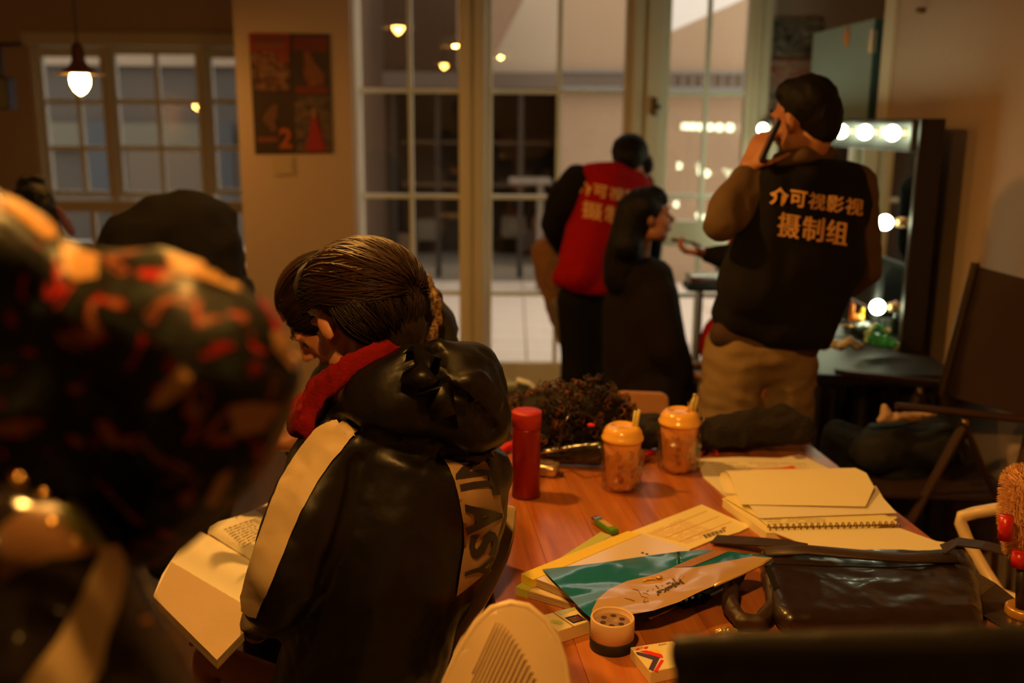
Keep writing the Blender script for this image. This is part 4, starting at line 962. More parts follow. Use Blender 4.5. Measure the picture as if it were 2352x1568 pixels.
for x, y in ((42, 1102), (98, 1136), (163, 1168), (120, 1204), (175, 1248), (225, 1254), (332, 1424)):
    d = ray(x, y).normalized(); hit = tS.ray_cast(CAM, d)[0]
    if hit is None: hit = P(x, y, .56)
    part('stud', MB().sphere(hit, .0045, 2), SEQ, t, smooth=True)
# ============================================================ THE TABLE
TZ = .75
yaw = R(6.9); tx = Vector((math.cos(yaw), math.sin(yaw), 0)); ty = Vector((-math.sin(yaw), math.cos(yaw), 0))
Acor = PZ(1860, 1020, TZ); Lp = PZ(1127, 1333, TZ)
TW = (Acor-Lp).dot(tx); TL = 1.30
Far = Acor - tx*TW
tc0 = Far + tx*TW/2 - ty*TL/2
def wood(name, shift):
    m = bpy.data.materials.new(name); m.use_nodes = True; nt = m.node_tree; b = nt.nodes['Principled BSDF']
    tc = nt.nodes.new('ShaderNodeTexCoord'); mp = nt.nodes.new('ShaderNodeMapping'); mp.inputs['Scale'].default_value = (26, 1.6, 26); mp.inputs['Location'].default_value = (shift, shift*2, 0)
    n = nt.nodes.new('ShaderNodeTexNoise'); n.inputs['Scale'].default_value = 1.0; n.inputs['Detail'].default_value = 6; n.inputs['Distortion'].default_value = .6
    n2 = nt.nodes.new('ShaderNodeTexNoise'); n2.inputs['Scale'].default_value = 5; n2.inputs['Detail'].default_value = 3
    cr = nt.nodes.new('ShaderNodeValToRGB'); e = cr.color_ramp.elements
    k = 1+.10*math.sin(shift*3)
    e[0].position = .28; e[0].color = (.38*k, .105*k, .026*k, 1); e[1].position = .72; e[1].color = (.68*k, .235*k, .062*k, 1)
    ad = nt.nodes.new('ShaderNodeMixRGB'); ad.blend_type = 'MULTIPLY'; ad.inputs[0].default_value = .35
    nt.links.new(tc.outputs['Object'], mp.inputs[0]); nt.links.new(mp.outputs[0], n.inputs[0]); nt.links.new(mp.outputs[0], n2.inputs[0])
    nt.links.new(n.outputs['Fac'], cr.inputs[0]); nt.links.new(cr.outputs[0], ad.inputs[1]); nt.links.new(n2.outputs['Color'], ad.inputs[2]); nt.links.new(ad.outputs[0], b.inputs['Base Color'])
    b.inputs['Roughness'].default_value = .26; b.inputs['Specular IOR Level'].default_value = .30
    return m
T = thing('table', 'orange-brown wood-grain meeting table covered with cups, papers and bags', 'table', (tc0.x, tc0.y, 0), yaw)
npk = 8; pw = TW/npk
woods = [wood('table_wood_%d' % i, i*1.7) for i in range(4)]
for i in range(npk):
    part('plank', MB().box((-TW/2+pw*i+.0003, -TL/2, TZ-.022), (-TW/2+pw*(i+1)-.0003, TL/2, TZ), .0006), woods[(i*3) % 4], T, local=True)
part('edge_band', MB().box((-TW/2-.002, -TL/2-.002, TZ-.026), (TW/2+.002, TL/2+.002, TZ-.0225)), mat('dark_edge', (.10, .04, .015), .5), T, local=True)
for sx in (-1, 1):
    for sy in (-1, 1):
        part('leg', MB().box((sx*(TW/2-.06)-.02, sy*(TL/2-.06)-.02, 0), (sx*(TW/2-.06)+.02, sy*(TL/2-.06)+.02, TZ-.026), .003), BLACKW, T, local=True)
    part('apron', MB().box((sx*(TW/2-.06)-.012, -TL/2+.08, TZ-.08), (sx*(TW/2-.06)+.012, TL/2-.08, TZ-.026)), BLACKW, T, local=True)

PAPER = mat('cream_paper', (.90, .80, .52), .75, var=.03); PAPER2 = mat('white_paper', (.88, .80, .62), .75, var=.03)
PAPERY = mat('yellow_paper', (.90, .78, .40), .75, var=.03)
INK = mat('faint_ink', (.35, .28, .18), .8); INKD = mat('dark_ink', (.05, .035, .03), .7); INKR = mat('red_print', (.62, .18, .10), .7); INKP = mat('pink_print', (.75, .46, .28), .7)
def flatz(parent, name, pxs, z, m_, th=.001, label=None, kind=None):
    return part(name, MB().slab([PZ(x, y, z) for x, y in pxs], th), m_, parent, label=label, kind=kind)
def paper_thing(name, label, cat, pxs, z, m_, th=.001, sub='sheet'):
    c = PZ(sum(p[0] for p in pxs)/len(pxs), sum(p[1] for p in pxs)/len(pxs), z-th)
    t = thing(name, label, cat, c); flatz(t, sub, pxs, z, m_, th); return t
def bil(Q, u, v):
    a = Vector(Q[0]).lerp(Vector(Q[1]), u); b = Vector(Q[3]).lerp(Vector(Q[2]), u); q = a.lerp(b, v); return (q.x, q.y)
def lines(parent, Q, z, rows, m_, u0=.06, u1=.94, v0=.1, v1=.9, th=.004, name='print_line', gap=False):
    """rows of print, one object (kind=stuff)"""
    b = MB(); rnd = random.Random(3)
    for i in range(rows):
        v = v0+(v1-v0)*(i+.5)/rows; u = u0
        while u < u1:
            e = min(u1, u+(rnd.uniform(.04, .14) if gap else 1))
            b.slab([PZ(*bil(Q, a, c), z) for a, c in ((u, v-th), (e, v-th), (e, v+th), (u, v+th))], .0002); u = e+(.015 if gap else 0)
            if gap and rnd.random() < .15: u += .08
    return part(name, b, m_, parent, kind='stuff')

# ---- cups
def cup(px, py, Hp_, label, lidc, straw):
    c = PZ(px, py, TZ); k = mpp(c); r = 47*k
    t = thing('milk_tea_cup', label, 'cup', c, group='iced drink cups')
    h = Hp_
    DRINK = mat('orange_milk_tea', (.85, .36, .10), .35, coat=.4, var=.25, vscale=18)
    part('cup_body', MB().lathe([(r*.66, .004), (r*.70, .012), (r*.84, h*.62), (r*.92, h*.94), (r*.93, h)], (0, 0, 0), 36), DRINK, t, local=True, smooth=True)
    LID = mat('amber_dome_lid', (.95, .50, .08), .22, coat=.6)
    part('lid', MB().lathe([(r*.97, h-.004), (r*1.02, h), (r*1.02, h+.006), (r*.96, h+.009), (r*.93, h+.018), (r*.82, h+.028), (r*.60, h+.034), (r*.56, h+.030), (r*.2, h+.029), (.001, h+.029)], (0, 0, 0), 40), LID, t, local=True, smooth=True)
    for a, b in straw:
        part('straw', MB().tube([Vector(a)+Vector((0, 0, h)), Vector(b)+Vector((0, 0, h))], .0042, 10), mat('yellow_green_straw', (.62, .50, .15), .4), t, local=True, smooth=True)
    # printed marks on the cup
    for i, (a, zf, s_) in enumerate(((-100, .55, .012), (-104, .42, .010), (-98, .30, .012), (-60, .45, .007), (-60, .35, .007))):
        rr = r*.86; q = Vector((rr*math.cos(R(a)), rr*math.sin(R(a)), h*zf))
        mx = Matrix.Rotation(R(a+90), 3, 'Z')
        part('print_mark', MB().obox(q, (s_, .002, s_*.9), mx, .0005), mat('rust_print', (.45, .10, .03), .5), t, local=True)
    # crumpled clear bag around it
    s = chain([(Vector((0, 0, .012)), (r*1.02, r*1.0, .012)), (Vector((.002, 0, h*.5)), (r*1.03, r*1.03, .02)), (Vector((0, 0, h*.82)), (r*1.08, r*1.08, .02))])
    me = blob(s, .005, 1, (.009, (34, 34, 26), random.random()*9))
    bm = bmesh.new(); bm.from_mesh(me)
    bmesh.ops.delete(bm, geom=[v for v in bm.verts if v.co.z > h*.84+.006*math.sin(9*math.atan2(v.co.y, v.co.x))], context='VERTS')
    bm.to_mesh(me); bm.free()
    part('plastic_bag', me, glass_mat('clear_bag', (.93, .86, .76), 1.4, .30, .20), t, local=True)
    return t, c, r
c1 = cup(1426, 1122, .125, 'nearer iced drink with amber dome lid, bagged, in front of the black handbag', None, [((.028, -.006, .01), (.036, -.006, .072)), ((.022, -.004, .01), (.028, -.002, .068))])
c2 = cup(1556, 1080, .125, 'farther iced drink with amber dome lid, bagged, beside the loose papers', None, [((.022, -.01, .02), (.034, -.005, .075)), ((.032, -.004, .02), (.040, -.004, .07))])
t = c2[0]; m = MB(); m.tube([Vector((.030, -.01, .195)), Vector((.042, 0, .20)), Vector((.060, .01, .165)), Vector((.062, .01, .13)), Vector((.050, 0, .12))], .0025, 8)
part('bag_handle', m, mat('dark_bag_loop', (.25, .15, .09), .4), t, local=True, smooth=True)
m = MB(); m.tube([Vector((.016, -.012, .15)), Vector((.020, -.012, .185)), Vector((.026, -.012, .14))], [.006, .007, .003], 8, flat=.5)
part('bag_knot', m, mat('bag_knot_film', (.9, .7, .4), .3), t, local=True, smooth=True)

# ---- thermos
c = PZ(1208, 1138, TZ); k = mpp(c); r = 33*k; h = .205
t = thing('thermos_flask', 'slim matte red thermos flask standing beside the parka sleeve', 'flask', c)
RED1 = mat('metallic_red', (.26, .006, .004), .40, .4, coat=.3); RED2 = mat('matte_red_cap', (.45, .022, .012), .5)
part('flask_body', MB().lathe([(r*.92, 0), (r*.98, .004), (r*.98, h*.80), (r*.93, h*.815)], (0, 0, 0), 40), RED1, t, local=True, smooth=True)
part('lid', MB().lathe([(r*.93, h*.815), (r*.97, h*.82), (r*.97, h*.86), (r*1.02, h*.87), (r*1.04, h*.985), (r*1.01, h), (r*.5, h+.0005), (.002, h)], (0, 0, 0), 40), RED2, t, local=True, smooth=True)
part('base_ring', MB().lathe([(r*.90, .0), (r*.99, .001), (r*.99, .005)], (0, 0, 0), 40), mat('dark_red_rubber', (.08, .006, .004), .6), t, local=True)
# ---- tape measure
c = PZ(1256, 1090, TZ); k = mpp(c)
t = thing('tape_measure', 'small silver and black tape measure behind the red flask', 'tape measure', c)
mx = Matrix.Rotation(R(-20), 3, 'Z')
part('case', MB().obox((0, 0, .016), (.060, .05, .030), mx, .010), mat('silver_case', (.66, .50, .32), .3, .7), t, local=True, smooth=True)
part('face_disc', MB().lathe([(.017, .031), (.018, .033), (.002, .0335)], (0, 0, 0), 24), mat('purple_grey_disc', (.20, .12, .11), .5), t, local=True)
part('hook', MB().box((.028, -.020, .001), (.040, -.008, .012), .001), mat('dark_hook', (.05, .03, .02), .4), t, local=True)
# ---- green lighter
a = PZ(1368, 1192, TZ+.008); b = PZ(1412, 1222, TZ+.008); d = (b-a).normalized(); mid = (a+b)/2
t = thing('lighter', 'small transparent green lighter lying on bare wood', 'lighter', (mid.x, mid.y, TZ))
mx = Matrix((d, Vector((-d.y, d.x, 0)), Vector((0, 0, 1)))).transposed(); L = (b-a).length
part('fluid_body', MB().obox(mid+d*L*.12, (L*.80, .023, .013), mx, .004), mat('green_plastic', (.10, .30, .02), .15, coat=.8, var=.4, vscale=60), t)
part('metal_hood', MB().obox(mid-d*L*.42, (L*.24, .022, .014), mx, .003), CHROME, t)
part('label', MB().obox(mid+d*L*.05+Vector((0, 0, .0068)), (L*.5, .013, .0006), mx), mat('tan_label', (.6, .36, .18), .5), t)
part('thumb_button', MB().obox(mid-d*L*.50+Vector((0, 0, .005)), (.006, .012, .006), mx, .001), mat('red_button', (.3, .03, .02), .5), t)

# ---- loose papers, delivery slip, folders
t = paper_thing('script_page', 'loose typed pages with a red highlight behind the curled notebook', 'papers', [(1600, 1053), (1700, 1049), (1790, 1052), (1838, 1043), (1872, 1060), (1915, 1080), (1880, 1120), (1668, 1140), (1615, 1095)], TZ+.004, PAPER2, .003)
Q = [(1612, 1056), (1860, 1060), (1895, 1100), (1650, 1108)]
lines(t, Q, TZ+.0045, 7, INK, .05, .95, .05, .95, .008, gap=True)
flatz(t, 'highlight', [(1716, 1076), (1795, 1073), (1822, 1069), (1830, 1076)], TZ+.0048, mat('red_highlight', (.85, .10, .05), .6), .0003)
flatz(t, 'header_print', [(1820, 1048), (1845, 1044), (1852, 1052), (1832, 1054)], TZ+.0048, mat('mauve_print', (.35, .22, .20), .6), .0003)
t = paper_thing('delivery_slip', 'yellow courier slip with red print and a barcode, above the yellow-edged folder', 'form', [(1445, 1222), (1612, 1158), (1724, 1208), (1700, 1220), (1640, 1238), (1582, 1262), (1560, 1262)], TZ+.003, PAPERY, .002)
Q = [(1470, 1224), (1612, 1164), (1708, 1206), (1585, 1252)]
lines(t, Q, TZ+.0033, 3, INKR, .03, .97, .02, .9, .006)
lines(t, Q, TZ+.0033, 16, INKP, .03, .60, .08, .92, .010, gap=True)
b = MB(); Qb = [(1614, 1228), (1664, 1214), (1668, 1220), (1622, 1236)]
for i in range(16):
    u = i/16; b.slab([PZ(*bil(Qb, a_, c_), TZ+.0035) for a_, c_ in ((u, 0), (u+(.03 if i % 3 else .05), 0), (u+(.03 if i % 3 else .05), 1), (u, 1))], .0002)
part('barcode', b, INKD, t); flatz(t, 'red_stamp', [(1656, 1212), (1666, 1209), (1669, 1212), (1659, 1215)], TZ+.0035, INKR, .0002)
FOLD = mat('clear_folder_cover', (.80, .64, .40), .25, coat=.6, var=.05)
GREENSP = mat('lime_spine', (.52, .56, .10), .45); YELSP = mat('yellow_spine', (.90, .68, .04), .45)
PAGES = mat('page_edges', (.55, .40, .24), .8, bump=.5, bscale=500, stretch=(.02, .02, 1))
t = thing('report_folder', 'lower slide-spine report folder with the lime green spine', 'folder', PZ(1380, 1320, TZ))
flatz(t, 'pages', [(1192, 1352), (1395, 1230), (1600, 1290), (1480, 1380), (1330, 1392)], TZ+.013, PAGES, .0125)
flatz(t, 'cover', [(1192, 1350), (1395, 1228), (1602, 1289), (1480, 1379), (1330, 1390)], TZ+.0145, FOLD, .0013)
flatz(t, 'spine', [(1184, 1347), (1380, 1221), (1404, 1229), (1212, 1356)], TZ+.0158, GREENSP, .0155)
t = thing('report_folder', 'upper slide-spine report folder with the bright yellow spine', 'folder', PZ(1400, 1300, TZ+.016))
flatz(t, 'pages', [(1205, 1320), (1468, 1225), (1582, 1262), (1560, 1330), (1400, 1390), (1340, 1372)], TZ+.030, PAGES, .0138)
flatz(t, 'cover', [(1205, 1319), (1468, 1224), (1584, 1261), (1560, 1328), (1400, 1388), (1340, 1370)], TZ+.0315, FOLD, .0013)
flatz(t, 'spine', [(1197, 1317), (1442, 1219), (1474, 1225), (1224, 1331)], TZ+.0325, YELSP, .016)
flatz(t, 'print_mark', [(1472, 1268), (1478, 1267), (1480, 1270), (1474, 1271)], TZ+.0320, INKD, .0003); flatz(t, 'print_mark', [(1482, 1271), (1488, 1270), (1490, 1273), (1484, 1274)], TZ+.0320, INKD, .0003)

# ---- glossy pouch, teal with a sand-coloured front
def pz_sheet(pts, zf, step=7, th=0):
    bm = poly2d(pts); grid_cut(bm, step)
    for v in bm.verts: v.co = PZ(v.co.x, v.co.y, zf(v.co.x, v.co.y))
    return bm
def zp(x, y):
    t_ = (x-1245)/(1775-1245)
    z = TZ+.036+.016*t_ + .004*noise.noise(Vector((x*.009+y*.012, y*.022, 2.0))) + .0030*(1-abs(noise.noise(Vector((x*.006-y*.012, y*.028+x*.006, 5))))*2)*(.4+t_)
    return z
t = thing('glossy_pouch', 'shiny teal and sand-coloured plastic pouch with black brush lettering lying across the folders', 'pouch', PZ(1480, 1340, TZ+.03))
POUCH_T = mat('teal_foil', (.006, .15, .27), .16, .0, coat=1.0, bump=.06, bscale=9)
POUCH_S = mat('sand_foil', (.60, .38, .17), .25, .1, coat=1.0, bump=.06, bscale=9)
outl = [(1245, 1307), (1290, 1302), (1380, 1292), (1480, 1277), (1560, 1266), (1612, 1262), (1680, 1266), (1752, 1275), (1776, 1280), (1760, 1291), (1700, 1320), (1650, 1340), (1600, 1362), (1560, 1382), (1500, 1402), (1440, 1412), (1356, 1418), (1340, 1405), (1300, 1362)]
sh_ = part('pouch_shell', pz_sheet(outl, zp), POUCH_T, t, smooth=True)
front = [(1774, 1281), (1760, 1291), (1700, 1320), (1650, 1340), (1600, 1362), (1560, 1382), (1500, 1402), (1440, 1412), (1358, 1418), (1360, 1400), (1372, 1376), (1400, 1352), (1440, 1334), (1500, 1320), (1545, 1303), (1600, 1302), (1660, 1290), (1730, 1277)]
part('front_panel', pz_sheet(front, lambda x, y: zp(x, y)+.0012), POUCH_S, t, smooth=True)
part('fold_strip', pz_sheet([(1545, 1302), (1600, 1278), (1640, 1264), (1672, 1266), (1640, 1280), (1590, 1300)], lambda x, y: zp(x, y)+.001), mat('rose_foil', (.5, .25, .13), .25, .2, coat=.8), t, smooth=True)
q = PZ(1513, 1325, zp(1513, 1325)+.003); part('snap_button', MB().lathe([(.006, 0), (.0065, .0015), (.002, .0025)], q, 20), mat('gold_button', (.85, .5, .12), .3, .4), t, smooth=True)
m = MB(); m.tube([PZ(x, y, zp(x, y)+.003) for x, y in ((1476, 1335), (1484, 1331), (1496, 1329), (1510, 1331))], [.001, .0018, .0018, .0006], 8); part('flap_edge', m, mat('gold_button', (0, 0, 0)), t, smooth=True)
m = MB(); m.tube([PZ(x, y, zp(x, y)+.0022) for x, y in ((1640, 1345), (1700, 1320), (1745, 1299), (1770, 1285))], .0026, 8); part('bright_seam', m, mat('yellow_film_edge', (.95, .66, .18), .15, .5, coat=1), t, smooth=True)
def pouch_pt(px, py): return PZ(px, py, zp(px, py)+.0022)
def pt_text(body_, c, ux, vy, bold, name='lettering', m_=INKD, par=None):
    bm = text2d(body_, bold); grid_cut(bm, .3)
    return part(name, place_text(bm, lambda x, y: pouch_pt(c[0]+x*ux[0]-y*vy[0], c[1]+x*ux[1]-y*vy[1])), m_, par or t)
pt_text("JeJeKs'", (1538, 1348), (-23.5, 10.5), (-12, -8.5), .035)
pt_text('· · | = · | · -', (1528, 1340), (-20, 8), (-8, -8), .01)
for pts in (((1454, 1352), (1466, 1355), (1474, 1369), (1488, 1373)), ((1480, 1376), (1478, 1383), (1490, 1380)), ((1435, 1373), (1448, 1376), (1458, 1380)), ((1476, 1361), (1486, 1362), (1490, 1366))):
    m = MB(); m.tube([pouch_pt(*p) for p in pts], .0005, 5); part('brush_line', m, mat('brown_ink', (.12, .06, .04), .6), t)

# ---- open notebooks
t = thing('notebook', 'thick closed notebook under the spiral pad, its page edges to the left', 'notebook', PZ(1850, 1200, TZ))
flatz(t, 'page_block', [(1660, 1148), (1760, 1226), (1990, 1226), (2060, 1190), (1960, 1120), (1720, 1120)], TZ+.017, PAPER, .0165)
flatz(t, 'cover', [(1658, 1145), (1760, 1223), (1992, 1223), (2062, 1188), (1962, 1118), (1720, 1118)], TZ+.0195, PAPERY, .002)
t = thing('spiral_pad', 'open spiral pad of cream paper, pages folded back over its brown coil', 'notepad', PZ(1900, 1210, TZ+.02))
def zpad(x, y): return TZ+.024
pgz = TZ+.0245
flatz(t, 'back_page', [(1762, 1216), (2066, 1212), (2150, 1242), (2192, 1248), (2178, 1265), (1990, 1264), (1900, 1262), (1862, 1254)], pgz-.004, PAPER, .002)
flatz(t, 'page', [(1664, 1143), (1742, 1188), (1765, 1209), (2066, 1202), (2030, 1180), (1990, 1120), (1740, 1115)], pgz, PAPERY, .0012)
lines(t, [(1745, 1190), (1900, 1188), (1905, 1200), (1775, 1206)], pgz+.0006, 3, INK, .02, .95, .05, .95, .03, gap=True)
coil = MB(); n = 22
for i in range(n):
    x = 1766+(2064-1766)*i/(n-1); y = 1211-(1211-1204)*i/(n-1); c = PZ(x, y, pgz+.001)
    d1 = (PZ(x+10, y, pgz)-PZ(x, y, pgz)).normalized(); d2 = Vector((-d1.y, d1.x, 0))
    m = MB(); m.tube([c+d2*math.cos(a)*.0065+Vector((0, 0, 1))*math.sin(a)*.0065+d1*.0022*a/6.3 for a in np.linspace(-.6, 5.2, 12)], .0011, 6)
    part('coil_ring', m, mat('brown_coil', (.16, .08, .03), .4, .3), t, smooth=True)
# two sheets folded back in a loose curl
def curl_sheet(name, left, right, z0, lift, mm):
    """left/right edge polylines (px) swept into a softly raised sheet"""
    bm = bmesh.new(); rows = []
    for i, ((xa, ya), (xb, yb)) in enumerate(zip(left, right)):
        row = []
        for j in range(9):
            u = j/8; x = xa+(xb-xa)*u; y = ya+(yb-ya)*u
            row.append(bm.verts.new(PZ(x, y, z0+lift[i])))
        rows.append(row)
    for A_, B_ in zip(rows, rows[1:]):
        for j in range(8): bm.faces.new((A_[j], A_[j+1], B_[j+1], B_[j]))
    bmesh.ops.recalc_face_normals(bm, faces=bm.faces)
    return part(name, bm, mm, t, smooth=True)
curl_sheet('folded_sheet', [(1712, 1125), (1722, 1160), (1742, 1190)], [(2012, 1115), (2030, 1145), (2060, 1178)], pgz, [.012, .008, .003], PAPER2)
curl_sheet('folded_sheet', [(1668, 1081), (1676, 1092), (1686, 1118), (1701, 1158)], [(1965, 1074), (1990, 1086), (2008, 1118), (1988, 1163)], pgz, [.034, .034, .024, .010], PAPER)
curl_sheet('curled_edge', [(1700, 1136), (1664, 1130), (1652, 1105), (1655, 1086), (1668, 1081)], [(1930, 1120), (1930, 1115), (1950, 1090), (1960, 1078), (1965, 1074)], pgz, [.001, .003, .014, .028, .034], PAPER)

# ---- cigarette boxes
def box_thing(name, label, cat, topq, z, hgt, m_):
    c = PZ(sum(p[0] for p in topq)/4, sum(p[1] for p in topq)/4, z-hgt)
    t = thing(name, label, cat, c); b = MB().slab([PZ(x, y, z) for x, y in topq], hgt)
    bmesh.ops.bevel(b.bm, geom=b.bm.edges[:], offset=.0008, segments=1, affect='EDGES')
    part('box_body', b, m_, t); return t
WBOX = mat('cream_card', (.86, .72, .38), .45, coat=.3)
z = TZ+.024; Q = [(1235, 1415), (1324, 1392), (1356, 1425), (1282, 1449)]
t = box_thing('cigarette_box', 'cream cigarette box with a dark blue label, left of the round tin', 'box', Q, z, .0238, WBOX)
flatz(t, 'label_patch', [(1297, 1418), (1328, 1410), (1346, 1423), (1317, 1431)], z+.0006, mat('navy_label', (.02, .02, .04), .4), .0004)
bm = text2d('NO.1', .03); part('lettering', place_text(bm, lambda x, y: PZ(1331+x*9+y*-5, 1418-y*5+x*4, z+.0012)), mat('red_letters', (.7, .03, .03), .5), t)
lines(t, [(1303, 1419), (1322, 1414), (1338, 1424), (1318, 1429)], z+.0011, 3, mat('copper_print', (.5, .2, .08), .4), .05, .9, .1, .9, .05, gap=True)
flatz(t, 'green_flourish', [(1258, 1428), (1270, 1422), (1290, 1426), (1294, 1432), (1284, 1434), (1278, 1428), (1266, 1430)], z+.0006, mat('pale_green_print', (.55, .60, .15), .5), .0003)
flatz(t, 'green_flourish', [(1275, 1404), (1318, 1394), (1324, 1399), (1300, 1407), (1288, 1412)], z+.0006, mat('pale_green_foil', (.70, .72, .35), .2, .3), .0003)
flatz(t, 'lid_seam', [(1270, 1406), (1272, 1405.4), (1318, 1437), (1316, 1438)], z+.0007, mat('brown_seam', (.3, .18, .06), .6), .0003)
z = TZ+.021; Q = [(1448, 1486), (1545, 1471), (1606, 1520), (1494, 1543)]
t = box_thing('cigarette_box', 'white cigarette box with red, blue and yellow chevrons, by the black chair back', 'box', Q, z, .0208, WBOX)
def zq(name, pts, m_, dz=.0006): flatz(t, name, [(1220+x/6.918, 1370+y/6.918) for x, y in pts], z+dz, m_, .0004)
REDP = mat('bright_red_print', (.80, .02, .015), .45); BLUEP = mat('dark_violet_print', (.06, .035, .09), .45); YELP = mat('yellow_print', (.95, .60, .02), .45)
zq('yellow_disc', [(1870, 850), (1940, 832), (2020, 840), (2060, 870), (2060, 910), (1960, 885)], YELP)
zq('red_chevron', [(1725, 865), (1825, 850), (2075, 915), (2100, 965), (2040, 965)], REDP, .0009)
zq('blue_chevron', [(1662, 885), (1700, 876), (2045, 965), (1940, 1180), (1865, 1150), (1935, 1000), (1690, 920)], BLUEP)
zq('red_side_band', [(2060, 1000), (2110, 1010), (2010, 1180), (1950, 1180)], REDP)
bm = text2d('品質香', .05); part('lettering', place_text(bm, lambda x, y: PZ(1475+x*9.5-y*-3, 1488-y*5-x*1.6, z+.001)), REDP, t)
bm = text2d('BLEND', .02); part('lettering', place_text(bm, lambda x, y: PZ(1522+x*6, 1479-y*3-x*1.0, z+.001)), INKD, t)
# ---- round tin
c = PZ(1405, 1484, TZ); k = mpp(c); r = 51*k
t = thing('round_tin', 'round tan-white tin with a perforated inset top and black base, beside the cigarette box', 'tin', c)
h = .054
part('base_ring', MB().lathe([(r*.96, 0), (r, .002), (r, h*.34), (r*.97, h*.36)], (0, 0, 0), 48), mat('black_rubber', (.012, .012, .010), .6), t, local=True, smooth=True)
part('tin_wall', MB().lathe([(r*.97, h*.36), (r*.985, h*.37), (r*.985, h*.97), (r*.95, h), (r*.89, h), (r*.865, h*.97), (r*.86, h*.78), (.001, h*.78)], (0, 0, 0), 48), mat('ivory_plastic', (.78, .52, .30), .45), t, local=True, smooth=True)
ins = MB(); ins.lathe([(r*.80, h*.79), (r*.80, h*.84), (r*.72, h*.87), (r*.62, h*.85), (r*.3, h*.86), (r*.22, h*.82), (.001, h*.81)], (0, 0, 0), 40)
part('inset', ins, mat('brown_inset', (.32, .19, .11), .35), t, local=True, smooth=True)
for i in range(6):
    a = R(60*i+20); part('hole', MB().lathe([(r*.13, h*.862), (r*.13, h*.868), (r*.02, h*.868)], (r*.47*math.cos(a), r*.47*math.sin(a), 0), 16), mat('dark_hole', (.05, .02, .012), .7), t, local=True)
# ---- blurred black cap nearest the camera
c = P(1436, 1612, 1.28); c.z = TZ
t = thing('lens_cover', 'small round black lens cover at the very bottom edge, half out of the picture', 'lens cover', c)
part('cover_top', MB().lathe([(.034, 0), (.036, .004), (.036, .030), (.030, .038), (.012, .041), (.001, .041)], (0, 0, 0), 32), mat('soft_black', (.02, .014, .01), .5), t, local=True, smooth=True)
part('grip_band', MB().lathe([(.0365, .008), (.038, .010), (.038, .022), (.0365, .024)], (0, 0, 0), 32), mat('black_rubber', (0, 0, 0)), t, local=True)
# ---- crumpled foil
m = blob(chain([(PZ(1648, 1452, TZ+.006), .006), (PZ(1668, 1447, TZ+.008), .008), (PZ(1690, 1450, TZ+.005), .005)]), .002, 0, (.004, (160, 160, 160), 1))
solo('crumpled_foil', m, mat('gold_foil', (.6, .42, .14), .3, .6), 'bit of crumpled gold foil on the table behind the black chair back', 'foil')
# ---- vent brush with green handle
t = thing('vent_brush', 'black vented hairbrush with a green handle half under the pouch', 'hairbrush', PZ(1560, 1380, TZ))
def pb(x, y, dz=.012): return PZ(x, y, TZ+dz)
m = MB()
m.tube([pb(1600, 1366), pb(1668, 1336)], .008, 10); part('handle', m, mat('green_plastic', (0, 0, 0)), t, smooth=True)
m = MB(); m.tube([pb(1594, 1362), pb(1560, 1374), pb(1556, 1384), pb(1570, 1394), pb(1605, 1384), pb(1628, 1370)], .0045, 8, closed=True); part('brush_frame', m, CLOTHB, t, smooth=True)
for x in (1568, 1583, 1598, 1612): m = MB(); m.tube([pb(x, 1370+abs(x-1590)*.05), pb(x+4, 1391-(x-1570)*.12)], .003, 8); part('vent_bar', m, CLOTHB, t, smooth=True)
t = thing('knitting_rod', 'thin brass-tipped rod lying in front of the sand-coloured pouch', 'rod', PZ(1540, 1400, TZ))
m = MB(); m.tube([PZ(1492, 1420, TZ+.004), PZ(1540, 1400, TZ+.004), PZ(1600, 1374, TZ+.004)], [.0035, .0025, .0025], 8); part('shaft', m, mat('brass_rod', (.45, .24, .08), .3, .8), t, smooth=True)
part('tip', MB().sphere(PZ(1493, 1419, TZ+.004), .0045, 2), mat('brass_rod', (0, 0, 0)), t, smooth=True)
solo('teal_sleeve', MB().slab([PZ(x, y, TZ+.002) for x, y in ((1448, 1430), (1500, 1396), (1600, 1360), (1612, 1372), (1520, 1412))], .0015), mat('dark_teal_film', (.02, .08, .07), .2, coat=.8), 'thin dark teal plastic sleeve sticking out under the pouch', 'sleeve')

# ---- brown leather bag
LEATH = mat('dark_brown_leather', (.020, .010, .006), .33, bump=.25, bscale=18, var=.3, vscale=6, coat=.35)
LEATH2 = mat('brown_strap_leather', (.036, .017, .009), .5, bump=.1, bscale=60, var=.15)
t = thing('leather_bag', 'dark brown shiny leather satchel lying on the table in front of the spiral pad', 'bag', PZ(2000, 1360, TZ))
def q3(x, y, z): return PZ(x, y, TZ+z)
s = []
for y, z, r in [(1288+7.45*i, .026+.002*math.sin(i*.17), .022+.003*math.sin(i*.17)) for i in range(19)]:
    xa = 1768+(y-1288)*.34; xb = 2205+(y-1288)*.14; nx = 30
    for i in range(nx):
        u = i/(nx-1); s.append((q3(xa+(xb-xa)*u, y, z), (r*1.15, r*1.15, r), None))
lb = blob(s, .006, 6); wrinkle(lb, .0045, (9, 14, 11), 3); wrinkle(lb, .0012, (30, 34, 30), 6, True); part('bag_body', lb, LEATH, t)
m = MB(); m.tube([q3(1756, 1268, .050), q3(1850, 1262, .058), q3(1960, 1272, .062), q3(2090, 1282, .060), q3(2190, 1280, .055)], .019, 12, flat=.32); part('top_flap', m, LEATH2, t, smooth=True)
